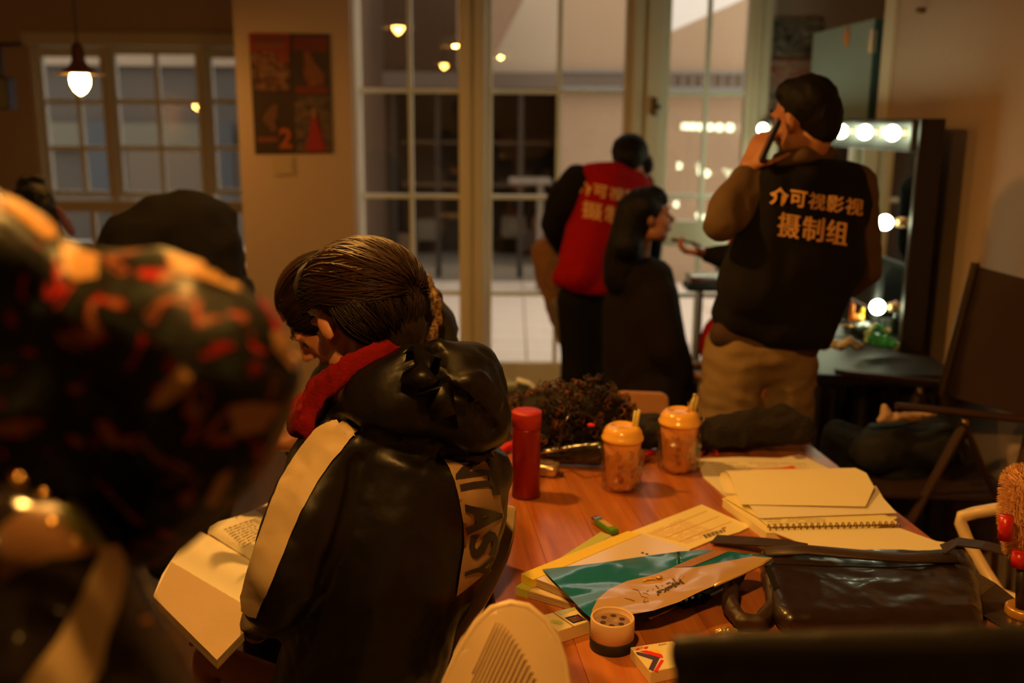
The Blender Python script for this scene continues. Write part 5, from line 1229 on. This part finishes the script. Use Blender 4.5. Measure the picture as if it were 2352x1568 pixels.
def strap(pts, w, name='strap', mm=LEATH2, th=.003):
    m = MB(); P3 = [q3(*p) for p in pts]; rows = []
    for i, p in enumerate(P3):
        d = (P3[min(i+1, len(P3)-1)]-P3[max(0, i-1)]).normalized(); sd = d.cross(Vector((0, 0, 1)))
        sd = sd.normalized() if sd.length > .1 else tx; up_ = sd.cross(d).normalized()
        rows.append([m.bm.verts.new(p+sd*a*w+up_*b) for a, b in ((-.5, -th/2), (.5, -th/2), (.5, th/2), (-.5, th/2))])
    for A_, B_ in zip(rows, rows[1:]):
        for j in range(4): m.bm.faces.new((A_[j], A_[(j+1) % 4], B_[(j+1) % 4], B_[j]))
    m.bm.faces.new(rows[0][::-1]); m.bm.faces.new(rows[-1]); return part(name, m, mm, t)
strap([(1640, 1238, .006), (1680, 1240, .012), (1730, 1243, .02), (1790, 1248, .03), (1840, 1256, .04)], .045)
strap([(2165, 1262, .062), (2200, 1244, .080), (2260, 1252, .085), (2352, 1276, .085), (2420, 1300, .08)], .040)
part('rolled_strap', blob(chain([(q3(1706, 1300, .030), .014), (q3(1680, 1345, .026), .016), (q3(1676, 1390, .020), .017), (q3(1700, 1425, .018), .016), (q3(1745, 1428, .018), .015), (q3(1778, 1390, .022), .016), (q3(1766, 1330, .036), .014)]), .004, 2, (.002, (30, 30, 30), 3)), LEATH2, t)
strap([(1770, 1300, .05), (1790, 1350, .045), (1800, 1400, .02), (1830, 1438, .004)], .022, mm=CLOTHB)
m = MB(); m.tube([q3(1805, 1400, .012), q3(1826, 1428, .006)], .010, 12); part('buckle_end', m, mat('dark_metal', (.12, .08, .04), .35, .8), t, smooth=True)
strap([(2225, 1330, .04), (2262, 1360, .02), (2300, 1400, .003), (2370, 1440, .003)], .10, 'gusset', LEATH)
m = MB(); m.tube([q3(1775, 1294, .060), q3(1900, 1300, .064), q3(2050, 1303, .064), q3(2150, 1298, .060)], .0016, 6); part('seam', m, CLOTHB, t, smooth=True)

# ---- hair dryer-like black handbag, curly wig, coat pile, cords
t = thing('black_handbag', 'glossy black handbag with a gold zip edge between the red flask and nearer cup', 'handbag', PZ(1320, 1055, TZ))
s = chain([(PZ(1250, 1042, TZ+.030), (.02, .02, .020)), (PZ(1380, 1040, TZ+.045), (.03, .02, .034))])+chain([(PZ(1255, 1055, TZ+.014), .013), (PZ(1375, 1058, TZ+.015), .014)])+chain([(PZ(1380, 1030, TZ+.055), .022), (PZ(1300, 1035, TZ+.035), .018)])
part('bag_body', blob(s, .005, 2, (.002, (30, 30, 30), 1)), mat('gloss_black', (.014, .011, .009), .25, coat=.5), t)
m = MB(); m.tube([PZ(1240, 1032, TZ+.053)-Vector((0, .03, 0)), PZ(1312, 1020, TZ+.058)-Vector((0, .03, 0))], .0022, 8); part('gold_zip', m, mat('brass_rod', (0, 0, 0)), t, smooth=True)
m = MB(); m.tube([PZ(1284, 1038, TZ+.04), P(1290, 980, 2.3), P(1310, 950, 2.32), P(1345, 948, 2.34), P(1378, 970, 2.34), PZ(1392, 1030, TZ+.06)], .0035, 8); part('handle', m, mat('gloss_black', (0, 0, 0)), t, smooth=True)
part('red_tag', MB().sphere(P(1358, 976, 2.27), .010, 2, (1, .5, .5)), mat('red_tag', (.7, .02, .02), .5), t, smooth=True)
# wig
t = thing('curly_wig', 'heap of dark brown curls lying at the far end of the table', 'wig', P(1325, 1000, 2.45))
WIGC = P(1322, 957, 2.46); wr = 132*mpp(WIGC)
s = chain([(P(1220, 950, 2.46), .05), (P(1280, 940, 2.46), .058), (P(1350, 935, 2.46), .068), (P(1400, 955, 2.46), .058)])+chain([(P(1230, 990, 2.44), .045), (P(1400, 990, 2.44), .045)])
core = blob(s, .01, 1); part('wig_base', core, HAIR, t)
CURL = ramp_mat('curl_brown', [(0, (.018, .007, .003)), (.45, (.05, .018, .006)), (.58, (.18, .062, .017))], 30, 2, 1, .35)
cur = MB(); vs = core.vertices; ns = len(vs)
offw = WM[t].translation
for i in range(420):
    v = vs[random.randrange(ns)]; c = v.co+offw+v.normal*random.uniform(-.004, .012)
    if v.normal.z < -.5: continue
    a = Vector((random.uniform(-1, 1), random.uniform(-1, 1), random.uniform(-1, 1))).normalized(); b1 = a.orthogonal().normalized(); b2 = a.cross(b1); rr = random.uniform(.006, .011); L = random.uniform(.012, .03)
    cur.tube([c+b1*rr*math.cos(q)+b2*rr*math.sin(q)+a*L*(q/12) for q in np.linspace(0, 12.5, 17)], .0018, 3)
part('curl', cur, CURL, t, smooth=True, kind='stuff')
# dark knit coat heap
t = thing('coat_heap', 'black knitted coat heaped on the far right end of the table behind the cups', 'coat', PZ(1700, 1020, TZ))
s = chain([(P(1490, 1000, 2.52), .035), (P(1600, 1005, 2.50), .035), (P(1700, 985, 2.50), .050), (P(1790, 975, 2.52), .055), (P(1840, 985, 2.50), .040)])+chain([(P(1480, 985, 2.58), .05), (P(1560, 990, 2.58), .045), (P(1700, 990, 2.56), .05)])
part('coat_body', blob(s, .008, 2, (.012, (16, 16, 22), 3)), mat('black_knit', (.008, .0045, .003), .9, bump=.6, bscale=120), t)
m = MB(); m.tube([PZ(1610, 1045, TZ+.004), PZ(1620, 1030, TZ+.012), PZ(1645, 1034, TZ+.012), PZ(1648, 1046, TZ+.004)], .0035, 8)
solo('red_lanyard', m, mat('red_cord', (.55, .012, .012), .5), 'loop of red cord beside the farther cup', 'lanyard', smooth=True)
m = MB(); m.tube([PZ(1482, 1046, TZ+.006), PZ(1492, 1038, TZ+.010), PZ(1504, 1040, TZ+.006)], .006, 8)
solo('red_lanyard', m, mat('red_cord', (0, 0, 0)), 'end of red cord showing between the two cups', 'lanyard', smooth=True)
solo('red_cloth', blob(chain([(PZ(1156, 1030, TZ+.014), .013), (PZ(1176, 1024, TZ+.016), .015), (PZ(1196, 1026, TZ+.010), .010)]), .004, 1, (.003, (50, 50, 50), 2)), mat('bright_red_cloth', (.65, .015, .012), .7), 'bit of bright red cloth between the parka and the red flask', 'cloth')

# ============================================================ CHAIRS
WPL = mat('white_plastic', (.80, .60, .36), .38, coat=.15)
# chair under the parka wearer: curved shell with raised arm rim
t = thing('shell_chair', 'cream moulded plastic chair under the parka wearer, its curved rim against the table', 'chair', (-.10, 1.55, 0))
rim = [(1186, 1158, 1.80), (1190, 1200, 1.78), (1180, 1262, 1.74), (1150, 1330, 1.68), (1112, 1395, 1.62), (1085, 1460, 1.58), (1062, 1540, 1.54), (1048, 1620, 1.50)]
bm = bmesh.new(); rows = []
for i, (x, y, Y) in enumerate(rim):
    p = P(x, y, Y); k = i/(len(rim)-1)
    inn = p+Vector((-.035-.05*k, .03, -.01)); inn2 = p+Vector((-.16, .10, -.06-.02*k)); lip = p+Vector((-.006, -.006, -.012))
    rows.append([bm.verts.new(q) for q in (lip, p, inn, inn2)])
for A_, B_ in zip(rows, rows[1:]):
    for j in range(3): bm.faces.new((A_[j], A_[j+1], B_[j+1], B_[j]))
o = part('backrest', bm, WPL, t, smooth=True); sd_ = o.modifiers.new('s', 'SOLIDIFY'); sd_.thickness = .008; ss = o.modifiers.new('b', 'SUBSURF'); ss.levels = 2; ss.render_levels = 2
part('seat', MB().box((-.36, 1.36, .43), (.03, 1.80, .455), .012), WPL, t)
for a in ((-.34, 1.38), (.0, 1.38), (-.34, 1.77), (.0, 1.77)): part('leg', MB().tube([(a[0], a[1], .44), (a[0]*1.06, a[1]+(a[1]-1.57)*.1, 0)], .012, 8), CHROME, t)
# second ribbed chair close to the camera
t = thing('ribbed_chair', 'cream plastic chair with diagonal ribs, its rounded back in the bottom foreground', 'chair', (-.03, 1.12, 0))
Yc = 1.16
def cy(x, y): return Yc + .00045*(1160-x)*.0 + ((x-1165)/150.0)**2*.020 - (y-1385)*.00022
outl = [(990, 1760), (1000, 1640), (1026, 1560), (1060, 1490), (1096, 1432), (1130, 1398), (1172, 1385), (1212, 1393), (1250, 1424), (1278, 1468), (1294, 1516), (1303, 1568), (1310, 1680), (1312, 1760)]
def sheetY(pts, f, step): 
    bm = poly2d(pts); grid_cut(bm, step)
    for v in bm.verts: v.co = P(v.co.x, v.co.y, f(v.co.x, v.co.y))
    return bm
o = part('backrest', sheetY(outl, cy, 14), WPL, t, smooth=True); s1 = o.modifiers.new('s', 'SOLIDIFY'); s1.thickness = .010; s1.offset = 0
rim_ = [P(x, y, cy(x, y)-.001) for x, y in outl]; m = MB(); m.tube(rim_, .0052, 10); part('rim', m, WPL, t, smooth=True)
clipb = lambda x, y: True
inner = [(1142, 1426), (1172, 1440), (1210, 1475), (1240, 1520), (1258, 1568), (1275, 1640), (1280, 1760)]
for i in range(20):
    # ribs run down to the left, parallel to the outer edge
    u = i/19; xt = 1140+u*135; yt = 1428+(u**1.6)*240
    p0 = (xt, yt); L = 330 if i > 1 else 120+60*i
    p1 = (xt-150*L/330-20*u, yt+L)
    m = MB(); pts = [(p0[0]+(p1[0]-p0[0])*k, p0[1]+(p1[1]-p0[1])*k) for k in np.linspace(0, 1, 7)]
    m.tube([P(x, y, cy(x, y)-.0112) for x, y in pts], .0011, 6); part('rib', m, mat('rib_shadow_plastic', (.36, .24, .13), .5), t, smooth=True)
part('seat', MB().box((-.22, .80, .43), (.16, 1.16, .455), .012), WPL, t)
for a in ((-.2, .82), (.14, .82), (-.2, 1.14), (.14, 1.14)): part('leg', MB().tube([(a[0], a[1], .44), (a[0], a[1], 0)], .012, 8), CHROME, t)
for x in (-.16, .10): part('back_support', MB().tube([(x, 1.12, .44), P(1176+x*1300, 1740, cy(1176, 1700)+.01)], .011, 8), CHROME, t)
# black padded chair back nearest the camera
t = thing('black_chair', 'tall black padded chair back filling the lower right corner', 'chair', (.32, .50, 0))
s = []
for (x, y) in ((1576, 1494), (1570, 1610), (1586, 1760)):
    s += pch([(x, y, .70, 58, .45), (1800, y-2 if y < 1520 else y, .70, 58, .45), (2050, y-4 if y < 1520 else y, .70, 62, .45), (2600, y-10 if y < 1520 else y, .70, 62, .45)])
for x in range(1590, 2600, 90): s += pch([(x, 1496, .70, 58, .45), (x, 1780, .70, 60, .45)])
part('backrest', blob(s, .006, 3), mat('black_leatherette', (.010, .009, .007), .5, bump=.05, bscale=200), t)
bx_ = P(2050, 1700, .70)
part('back_post', MB().tube([bx_+Vector((0, .03, 0)), Vector((.36, .76, .60)), Vector((.36, .70, .50))], .018, 10), BLACKW, t)
part('seat', MB().box((.14, .28, .46), (.58, .72, .53), .03), mat('black_leatherette', (0, 0, 0)), t)
part('gas_lift', MB().tube([(.36, .5, .46), (.36, .5, .10)], .025, 12), CHROME, t)
for k in range(5):
    a = R(72*k+10); e = Vector((.36+.26*math.cos(a), .5+.26*math.sin(a), .05)); part('foot', MB().tube([(.36, .5, .11), e], .016, 8), BLACKW, t)
# white armchair at the right edge
t = thing('white_armchair', 'white plastic armchair at the right edge, its looped armrest beside the leather bag', 'chair', (1.12, 1.9, 0))
pts = [(2420, 1160, 1.95), (2352, 1163, 2.0), (2300, 1167, 2.05), (2240, 1177, 2.1), (2208, 1186, 2.1), (2206, 1200, 2.1), (2222, 1240, 2.08), (2262, 1310, 2.04), (2296, 1362, 2.0), (2330, 1376, 1.97), (2420, 1385, 1.9)]
m = MB(); m.tube([P(*p) for p in pts], .0135, 12); o = part('armrest', m, WPL, t, smooth=True)
part('seat', MB().box((1.02, 1.70, .42), (1.42, 2.12, .45), .015), WPL, t)
part('backrest', MB().box((1.40, 1.72, .47), (1.43, 2.10, .84), .012), WPL, t)
m = MB(); m.tube([P(2420, 1385, 1.9), (1.36, 1.9, .60), (1.40, 1.9, .60)], .0135, 10); part('armrest', m, WPL, t, smooth=True)
m = MB(); m.tube([P(2420, 1160, 1.95), (1.36, 1.93, .78), (1.41, 1.93, .78)], .0135, 10); part('armrest', m, WPL, t, smooth=True)
for a in ((1.04, 1.72), (1.40, 1.72), (1.04, 2.10), (1.40, 2.10)): part('leg', MB().tube([(a[0], a[1], .43), (a[0], a[1], 0)], .012, 8), CHROME, t)
for zz in (.52, .60, .68, .76): part('back_slat', MB().box((1.395, 1.76, zz), (1.40, 2.06, zz+.03), .004), WPL, t)
# pale chair at the far end of the table
t = thing('pale_chair', 'tan-backed chair at the far end of the table, behind the two cups', 'chair', (.38, 3.1, 0))
s = []; PB = mat('tan_moulded_back', (.55, .26, .12), .5)
pl = [(1418, 903), (1426, 900), (1524, 904), (1535, 912), (1538, 960), (1534, 1010), (1410, 1010)]
b = MB().slab([P(x, y, 2.9) for x, y in pl], Vector((0, .018, 0))); bmesh.ops.bevel(b.bm, geom=b.bm.edges[:], offset=.004, segments=2, affect='EDGES'); part('backrest', b, PB, t)
part('seat', MB().box((.22, 2.94, .43), (.50, 3.30, .455), .012), PB, t)
for a in ((.24, 2.96), (.47, 2.96), (.24, 3.28), (.47, 3.28)): part('leg', MB().tube([(a[0], a[1], .44), (a[0], a[1], 0)], .011, 8), CHROME, t)
for x in (.33, .44): part('back_support', MB().tube([(x, 2.96, .44), (x, 2.925, .62)], .010, 8), CHROME, t)
# blue-grey seat glimpsed by the doors
t = thing('blue_grey_stool', 'blue-grey cushioned stool with bright edge glimpsed behind the parka hood', 'stool', P(1215, 930, 3.4))
q = P(1205, 885, 3.4); t2 = t
part('cushion', blob(pch([(1165, 888, 3.4, 20), (1195, 884, 3.4, 20), (1220, 898, 3.4, 16)]), .01, 2), mat('blue_grey_vinyl', (.16, .18, .20), .35), t)
m = MB(); m.tube([P(1186, 872, 3.36), P(1215, 880, 3.36), P(1238, 902, 3.36)], .010, 8); part('bright_rim', m, mat('white_piping', (.75, .78, .80), .35), t, smooth=True)
for dx in (-.05, .03): part('leg', MB().tube([q+Vector((dx, 0, -.03)), Vector((q.x+dx*1.6, q.y, 0))], .012, 8), CHROME, t)
# director's chair on the right
DK = mat('dark_brown_canvas', (.028, .010, .005), .75, bump=.1, bscale=200); DW = mat('dark_stained_wood', (.04, .015, .007), .45, var=.2)
t = thing('directors_chair', 'dark folding director\'s chair with brown canvas back along the right wall', 'chair', (1.32, 3.0, 0))
bk = [P(2240, 612, 3.02), P(2400, 655, 2.75), P(2372, 962, 2.72), P(2162, 905, 3.0)]
for p in bk: p.x = min(p.x, 1.55)
b = MB().slab(bk, Vector((.012, .01, 0))); part('canvas_back', b, DK, t)
m = MB(); m.tube([bk[0]+Vector((0, 0, .012)), bk[3], Vector((1.42, 2.98, .55))], .014, 8); part('back_post', m, DW, t)
m = MB(); m.tube([bk[1]+Vector((0, 0, .012)), bk[2], Vector((1.42, 2.66, .55))], .014, 8); part('back_post', m, DW, t)
m = MB(); m.tube([P(1918, 852, 3.08), P(2172, 880, 3.04)], .016, 8, flat=.6); part('armrest', m, DW, t)
m = MB(); m.tube([P(2058, 932, 2.72), P(2200, 946, 2.70), P(2400, 968, 2.66)], .019, 8, flat=.6); part('armrest', m, DW, t)
part('canvas_seat', MB().slab([Vector((1.06, 2.70, .56)), Vector((1.46, 2.68, .56)), Vector((1.46, 3.0, .56)), Vector((1.06, 3.02, .56))], .01), DK, t)
for Y_ in (2.70, 3.02):
    f = P(2215, 972, 2.70); f.y = Y_
    m = MB(); m.tube([f, P(2098, 1185, 2.70)+Vector((0, Y_-2.70, 0)), Vector((.98, Y_, .02))], .014, 8, flat=.6); part('leg', m, DW, t)
    m = MB(); m.tube([f, P(2290, 1150, 2.70)+Vector((0, Y_-2.70, 0)), Vector((1.44, Y_, .02))], .014, 8, flat=.6); part('leg', m, DW, t)
    part('pivot_bolt', MB().sphere(P(2217, 970, 2.68)+Vector((0, Y_-2.70, 0)), .012, 2), mat('dull_brass', (0, 0, 0)), t, smooth=True)
# pile of dark clothing with pale paper cap on the chair
t = thing('clothing_pile', 'dark navy clothing piled on the seat of the director\'s chair', 'clothing', (1.22, 2.95, .56))
s = pch([(2000, 1030, 2.9, 50), (2080, 1020, 2.9, 55), (2150, 1020, 2.85, 50)])+chain([(Vector((1.10, 2.86, .64)), .07), (Vector((1.25, 2.92, .66)), .08), (Vector((1.36, 3.0, .66)), .07)])+pch([(1935, 1010, 3.0, 52), (1960, 1080, 3.0, 60), (2060, 1110, 2.9, 70), (2000, 1160, 2.9, 60)])
part('cloth_heap', blob(s, .012, 3, (.02, (9, 9, 9), 2)), mat('navy_black_cloth', (.006, .007, .010), .8), t)
t = thing('folded_paper_cap', 'pale crumpled white cap on top of the dark clothing pile', 'cap', P(2080, 965, 2.82))
s = chain([(P(2030, 935, 2.8), .012), (P(2036, 955, 2.8), .020), (P(2020, 965, 2.8), .010)])+chain([(P(2036, 958, 2.8), .016), (P(2100, 958, 2.8), .014), (P(2150, 948, 2.8), .010)])
part('cap_body', blob(s, .005, 1, (.005, (40, 40, 40), 1)), mat('pale_pink_cloth', (.62, .42, .30), .8), t)
solo('blue_cloth', blob(pch([(2000, 978, 2.86, 8), (2070, 974, 2.84, 8), (2110, 966, 2.84, 6)]), .005, 1), mat('blue_cloth', (.02, .06, .16), .8), 'strip of blue cloth under the white cap', 'cloth')

# fluffy charm stand at the right edge
t = thing('pompom_stand', 'tan fluffy pompom with red tubes on a black post, at the right edge', 'ornament', PZ(2345, 1405, TZ+.004))
FUR = mat('tan_fur', (.62, .32, .13), .9)
q = P(2346, 1180, 1.66); 
s = chain([(P(2350, 1110, 1.66), .030), (P(2348, 1180, 1.66), .034), (P(2352, 1250, 1.66), .028)])
core = blob(s, .006, 1); part('pompom', core, FUR, t)
f = MB(); off = WM[t].translation
for i in range(2600):
    v = core.vertices[random.randrange(len(core.vertices))]; a = v.co+off; n_ = (v.normal+Vector((random.uniform(-.4, .4), random.uniform(-.4, .4), random.uniform(-.2, .5)))).normalized()
    f.tube([a, a+n_*.007, a+n_*.012+Vector((0, 0, -.002))], [.0007, .0005, .0001], 3)
part('fur', f, FUR, t, kind='stuff')
for x0, y0, x1, y1, r in ((2312, 1185, 2308, 1238, .012), (2345, 1268, 2340, 1300, .014)):
    m = MB(); m.tube([P(x0, y0, 1.62), P(x1, y1, 1.62)], r, 14); part('red_tube', m, mat('gloss_red', (.55, .015, .012), .3), t, smooth=True)
m = MB(); m.tube([P(2348, 1290, 1.62), P(2346, 1400, 1.62)], .010, 12); part('post', m, BLACKW, t, smooth=True)
c_ = P(2350, 1402, 1.62); part('base', MB().lathe([(.028, -.012), (.030, -.008), (.030, .006), (.026, .010), (.020, .006), (.002, .005)], c_, 32), mat('gold_base', (.70, .34, .08), .3, .5), t, smooth=True)

# ============================================================ THE SCRIPT ON THE LAP, PAGE IN THE BACK
t = thing('open_script', 'thick open script booklet lying on the lap of the parka wearer', 'book', P(490, 1380, 1.8))
def bookpt(px, py, z): return PZ(px, py, z)
LP = [(458, 1218), (625, 1318), (600, 1440), (498, 1513), (418, 1462), (352, 1368), (400, 1270)]
bm = poly2d([(352, 1368), (372, 1320), (408, 1262), (432, 1236), (458, 1218), (500, 1240), (560, 1276), (640, 1325), (625, 1380), (560, 1445), (498, 1513), (430, 1450)]); grid_cut(bm, 12)
def zbk(x, y):
    a = Vector((458, 1218)); b = Vector((640, 1325)); n_ = Vector((-(b-a).y, (b-a).x)).normalized(); d = abs((Vector((x, y))-a).dot(n_))
    return .700+.016*math.exp(-((d-34)/38)**2)-.014*math.exp(-(d/14)**2)-.00012*d
for v in bm.verts: v.co = PZ(v.co.x, v.co.y, zbk(v.co.x, v.co.y))
part('lower_page', bm, PAPER2, t, smooth=True)
bm = poly2d([(476, 1222), (480, 1208), (500, 1196), (545, 1186), (580, 1172), (616, 1155), (680, 1150), (680, 1340), (640, 1325), (560, 1276)]); grid_cut(bm, 12)
for v in bm.verts: v.co = PZ(v.co.x, v.co.y, zbk(v.co.x, v.co.y)+.002)
part('upper_page', bm, PAPER2, t, smooth=True)
zz = .690
part('page_block', MB().slab([PZ(x, y, zz) for x, y in ((352, 1370), (400, 1275), (458, 1222), (640, 1328), (625, 1384), (498, 1515))], .018), PAGES, t)
part('page_block', MB().slab([PZ(x, y, zz) for x, y in ((476, 1226), (500, 1200), (616, 1160), (680, 1155), (680, 1340), (640, 1328))], .018), PAGES, t)
b = MB(); Qs = [(505, 1212), (600, 1182), (640, 1215), (560, 1262)]
for i in range(9):
    v = .08+i*.10; u = .05
    while u < .9:
        e = u+random.uniform(.05, .2); c4 = [bil(Qs, a_, c_) for a_, c_ in ((u, v), (e, v), (e, v+.028), (u, v+.028))]
        b.slab([PZ(x, y, zbk(x, y)+.0045) for x, y in c4], .0002); u = e+.03
part('print_line', b, INK, t, kind='stuff')
t = thing('held_page', 'white sheet held up by the dark-haired reader', 'paper', P(660, 990, 2.0))
part('sheet', MB().slab([P(640, 985, 2.0), P(690, 925, 2.02), P(700, 1000, 2.02), P(668, 1008, 2.0)], Vector((0, .002, 0))), PAPER2, t)

# ============================================================ ON THE MAKE-UP TABLE
DZ = .80
c = PZ(2024, 800, DZ); t = thing('green_plastic_bag', 'crumpled green and white plastic bag on the make-up table under the lowest bulb', 'bag', c)
s = chain([(P(2000, 778, 3.42), .022), (P(2030, 785, 3.42), .024), (P(2055, 792, 3.42), .018)])+chain([(P(1992, 765, 3.42), .012), (P(2012, 748, 3.42), .012), (P(2040, 760, 3.42), .014)])
me = blob(s, .004, 1, (.007, (45, 45, 45), 1)); part('bag_film', me, ramp_mat('green_white_film', [(0, (.05, .45, .22)), (.5, (.10, .60, .33)), (.56, (.75, .85, .65)), (.7, (.2, .6, .35))], 14, 2, 1, .3), t)
c = PZ(1930, 805, DZ); t = thing('tissue_heap', 'crumpled white tissues at the near left end of the make-up table', 'tissues', c)
s = chain([(P(1888, 796, 3.3), .014), (P(1910, 790, 3.3), .018), (P(1935, 795, 3.3), .016), (P(1950, 782, 3.3), .018), (P(1975, 795, 3.3), .014)])
part('tissue', blob(s, .004, 1, (.008, (40, 40, 40), 4)), mat('white_tissue', (.75, .68, .58), .9), t)
t = thing('steel_bowl', 'steel bowl on a short glass jar on the make-up table', 'bowl', PZ(1966, 785, DZ))
q = PZ(1962, 792, DZ)
part('jar', MB().lathe([(.022, 0), (.024, .004), (.024, .05), (.020, .055)], q, 24), glass_mat('clear_jar', (.85, .85, .8), 1.4, .05), t, smooth=True)
part('bowl', MB().lathe([(.02, .056), (.045, .064), (.062, .084), (.060, .084), (.043, .068), (.002, .060)], q, 28), CHROME, t, smooth=True)
t = thing('yellow_packet', 'crumpled yellow and orange packet sitting in the steel bowl', 'packet', q+Vector((0, 0, .068)))
q2 = q+Vector((0, 0, .10)); part('packet_body', blob([(q2, (.030, .02, .018), None), (q2+Vector((-.018, 0, .03)), (.009, .012, .035), None), (q2+Vector((.02, 0, .022)), (.008, .01, .022), None)], .004, 1, (.004, (60, 60, 60), 1)), ramp_mat('yellow_orange_film', [(0, (.75, .22, .02)), (.48, (.90, .55, .03))], 9, 1, 1, .35), t)
t = thing('spray_bottle', 'clear bottle with a pink cap beside the near mirror edge', 'bottle', PZ(2052, 790, DZ))
q = PZ(2052, 792, DZ)
part('bottle_body', MB().lathe([(.018, 0), (.020, .004), (.020, .11), (.012, .125), (.010, .135)], q, 24), glass_mat('clear_bottle', (.8, .88, .82), 1.45, .03), t, smooth=True)
part('cap', MB().lathe([(.012, .135), (.016, .137), (.016, .160), (.010, .166)], q, 20), mat('pink_cap', (.5, .16, .24), .4), t, smooth=True)
t = thing('paper_cup', 'small white paper cup glowing under the lowest mirror bulb', 'cup', PZ(2012, 775, DZ+.0))
q = PZ(2014, 778, DZ); part('cup_wall', MB().lathe([(.018, 0), (.024, .075), (.025, .078), (.0235, .078), (.017, .002)], q, 24), mat('white_cup', (.9, .9, .82), .5), t, smooth=True)
t = thing('chair_reflection', 'flat dark slab standing in for a chair reflected in the near mirror', 'case', (1.35, 3.78, DZ))
b = MB().box((1.325, 3.60, DZ), (1.365, 3.94, 1.09), .02); part('case_body', b, mat('slate_reflection', (.020, .024, .026), .6), t)  # dark slab added in place of a chair's reflection in the mirror
part('zip', MB().box((1.322, 3.63, .93), (1.325, 3.91, .938)), CHROME, t)  # chrome line across the added slab
# make-up case on a stand by the lit door
t = thing('makeup_case', 'open silver make-up case on a stand beyond the artist', 'case', P(1612, 660, 4.9))
q = P(1612, 650, 4.9)
part('case_body', MB().box(q+Vector((-.08, -.06, -.035)), q+Vector((.12, .10, .0)), .008), mat('black_case', (.02, .02, .022), .4), t)
part('silver_tray', MB().box(q+Vector((-.07, -.05, .0)), q+Vector((.11, .09, .045)), .012), CHROME, t)
part('stand_pole', MB().tube([q+Vector((.0, .02, -.035)), Vector((q.x, q.y+.02, .05))], .014, 10), CHROME, t)
for k in range(3):
    a = R(120*k+30); part('foot', MB().tube([(q.x, q.y+.02, .06), (q.x+.2*math.cos(a), q.y+.02+.2*math.sin(a), .012)], .010, 8), CHROME, t)
# dark fixtures at the far left wall
t = thing('wall_speaker', 'small dark speaker on the left wall near the top left corner', 'speaker', P(10, 200, 6.4))
q = P(6, 215, 6.4); part('cabinet', MB().box(q+Vector((-.35, -.06, -.10)), q+Vector((.06, .06, .10)), .01), BLACKW, t)
part('bracket', MB().box(q+Vector((-.35, -.02, .10)), q+Vector((.02, .02, .28)), .01), BLACKW, t)
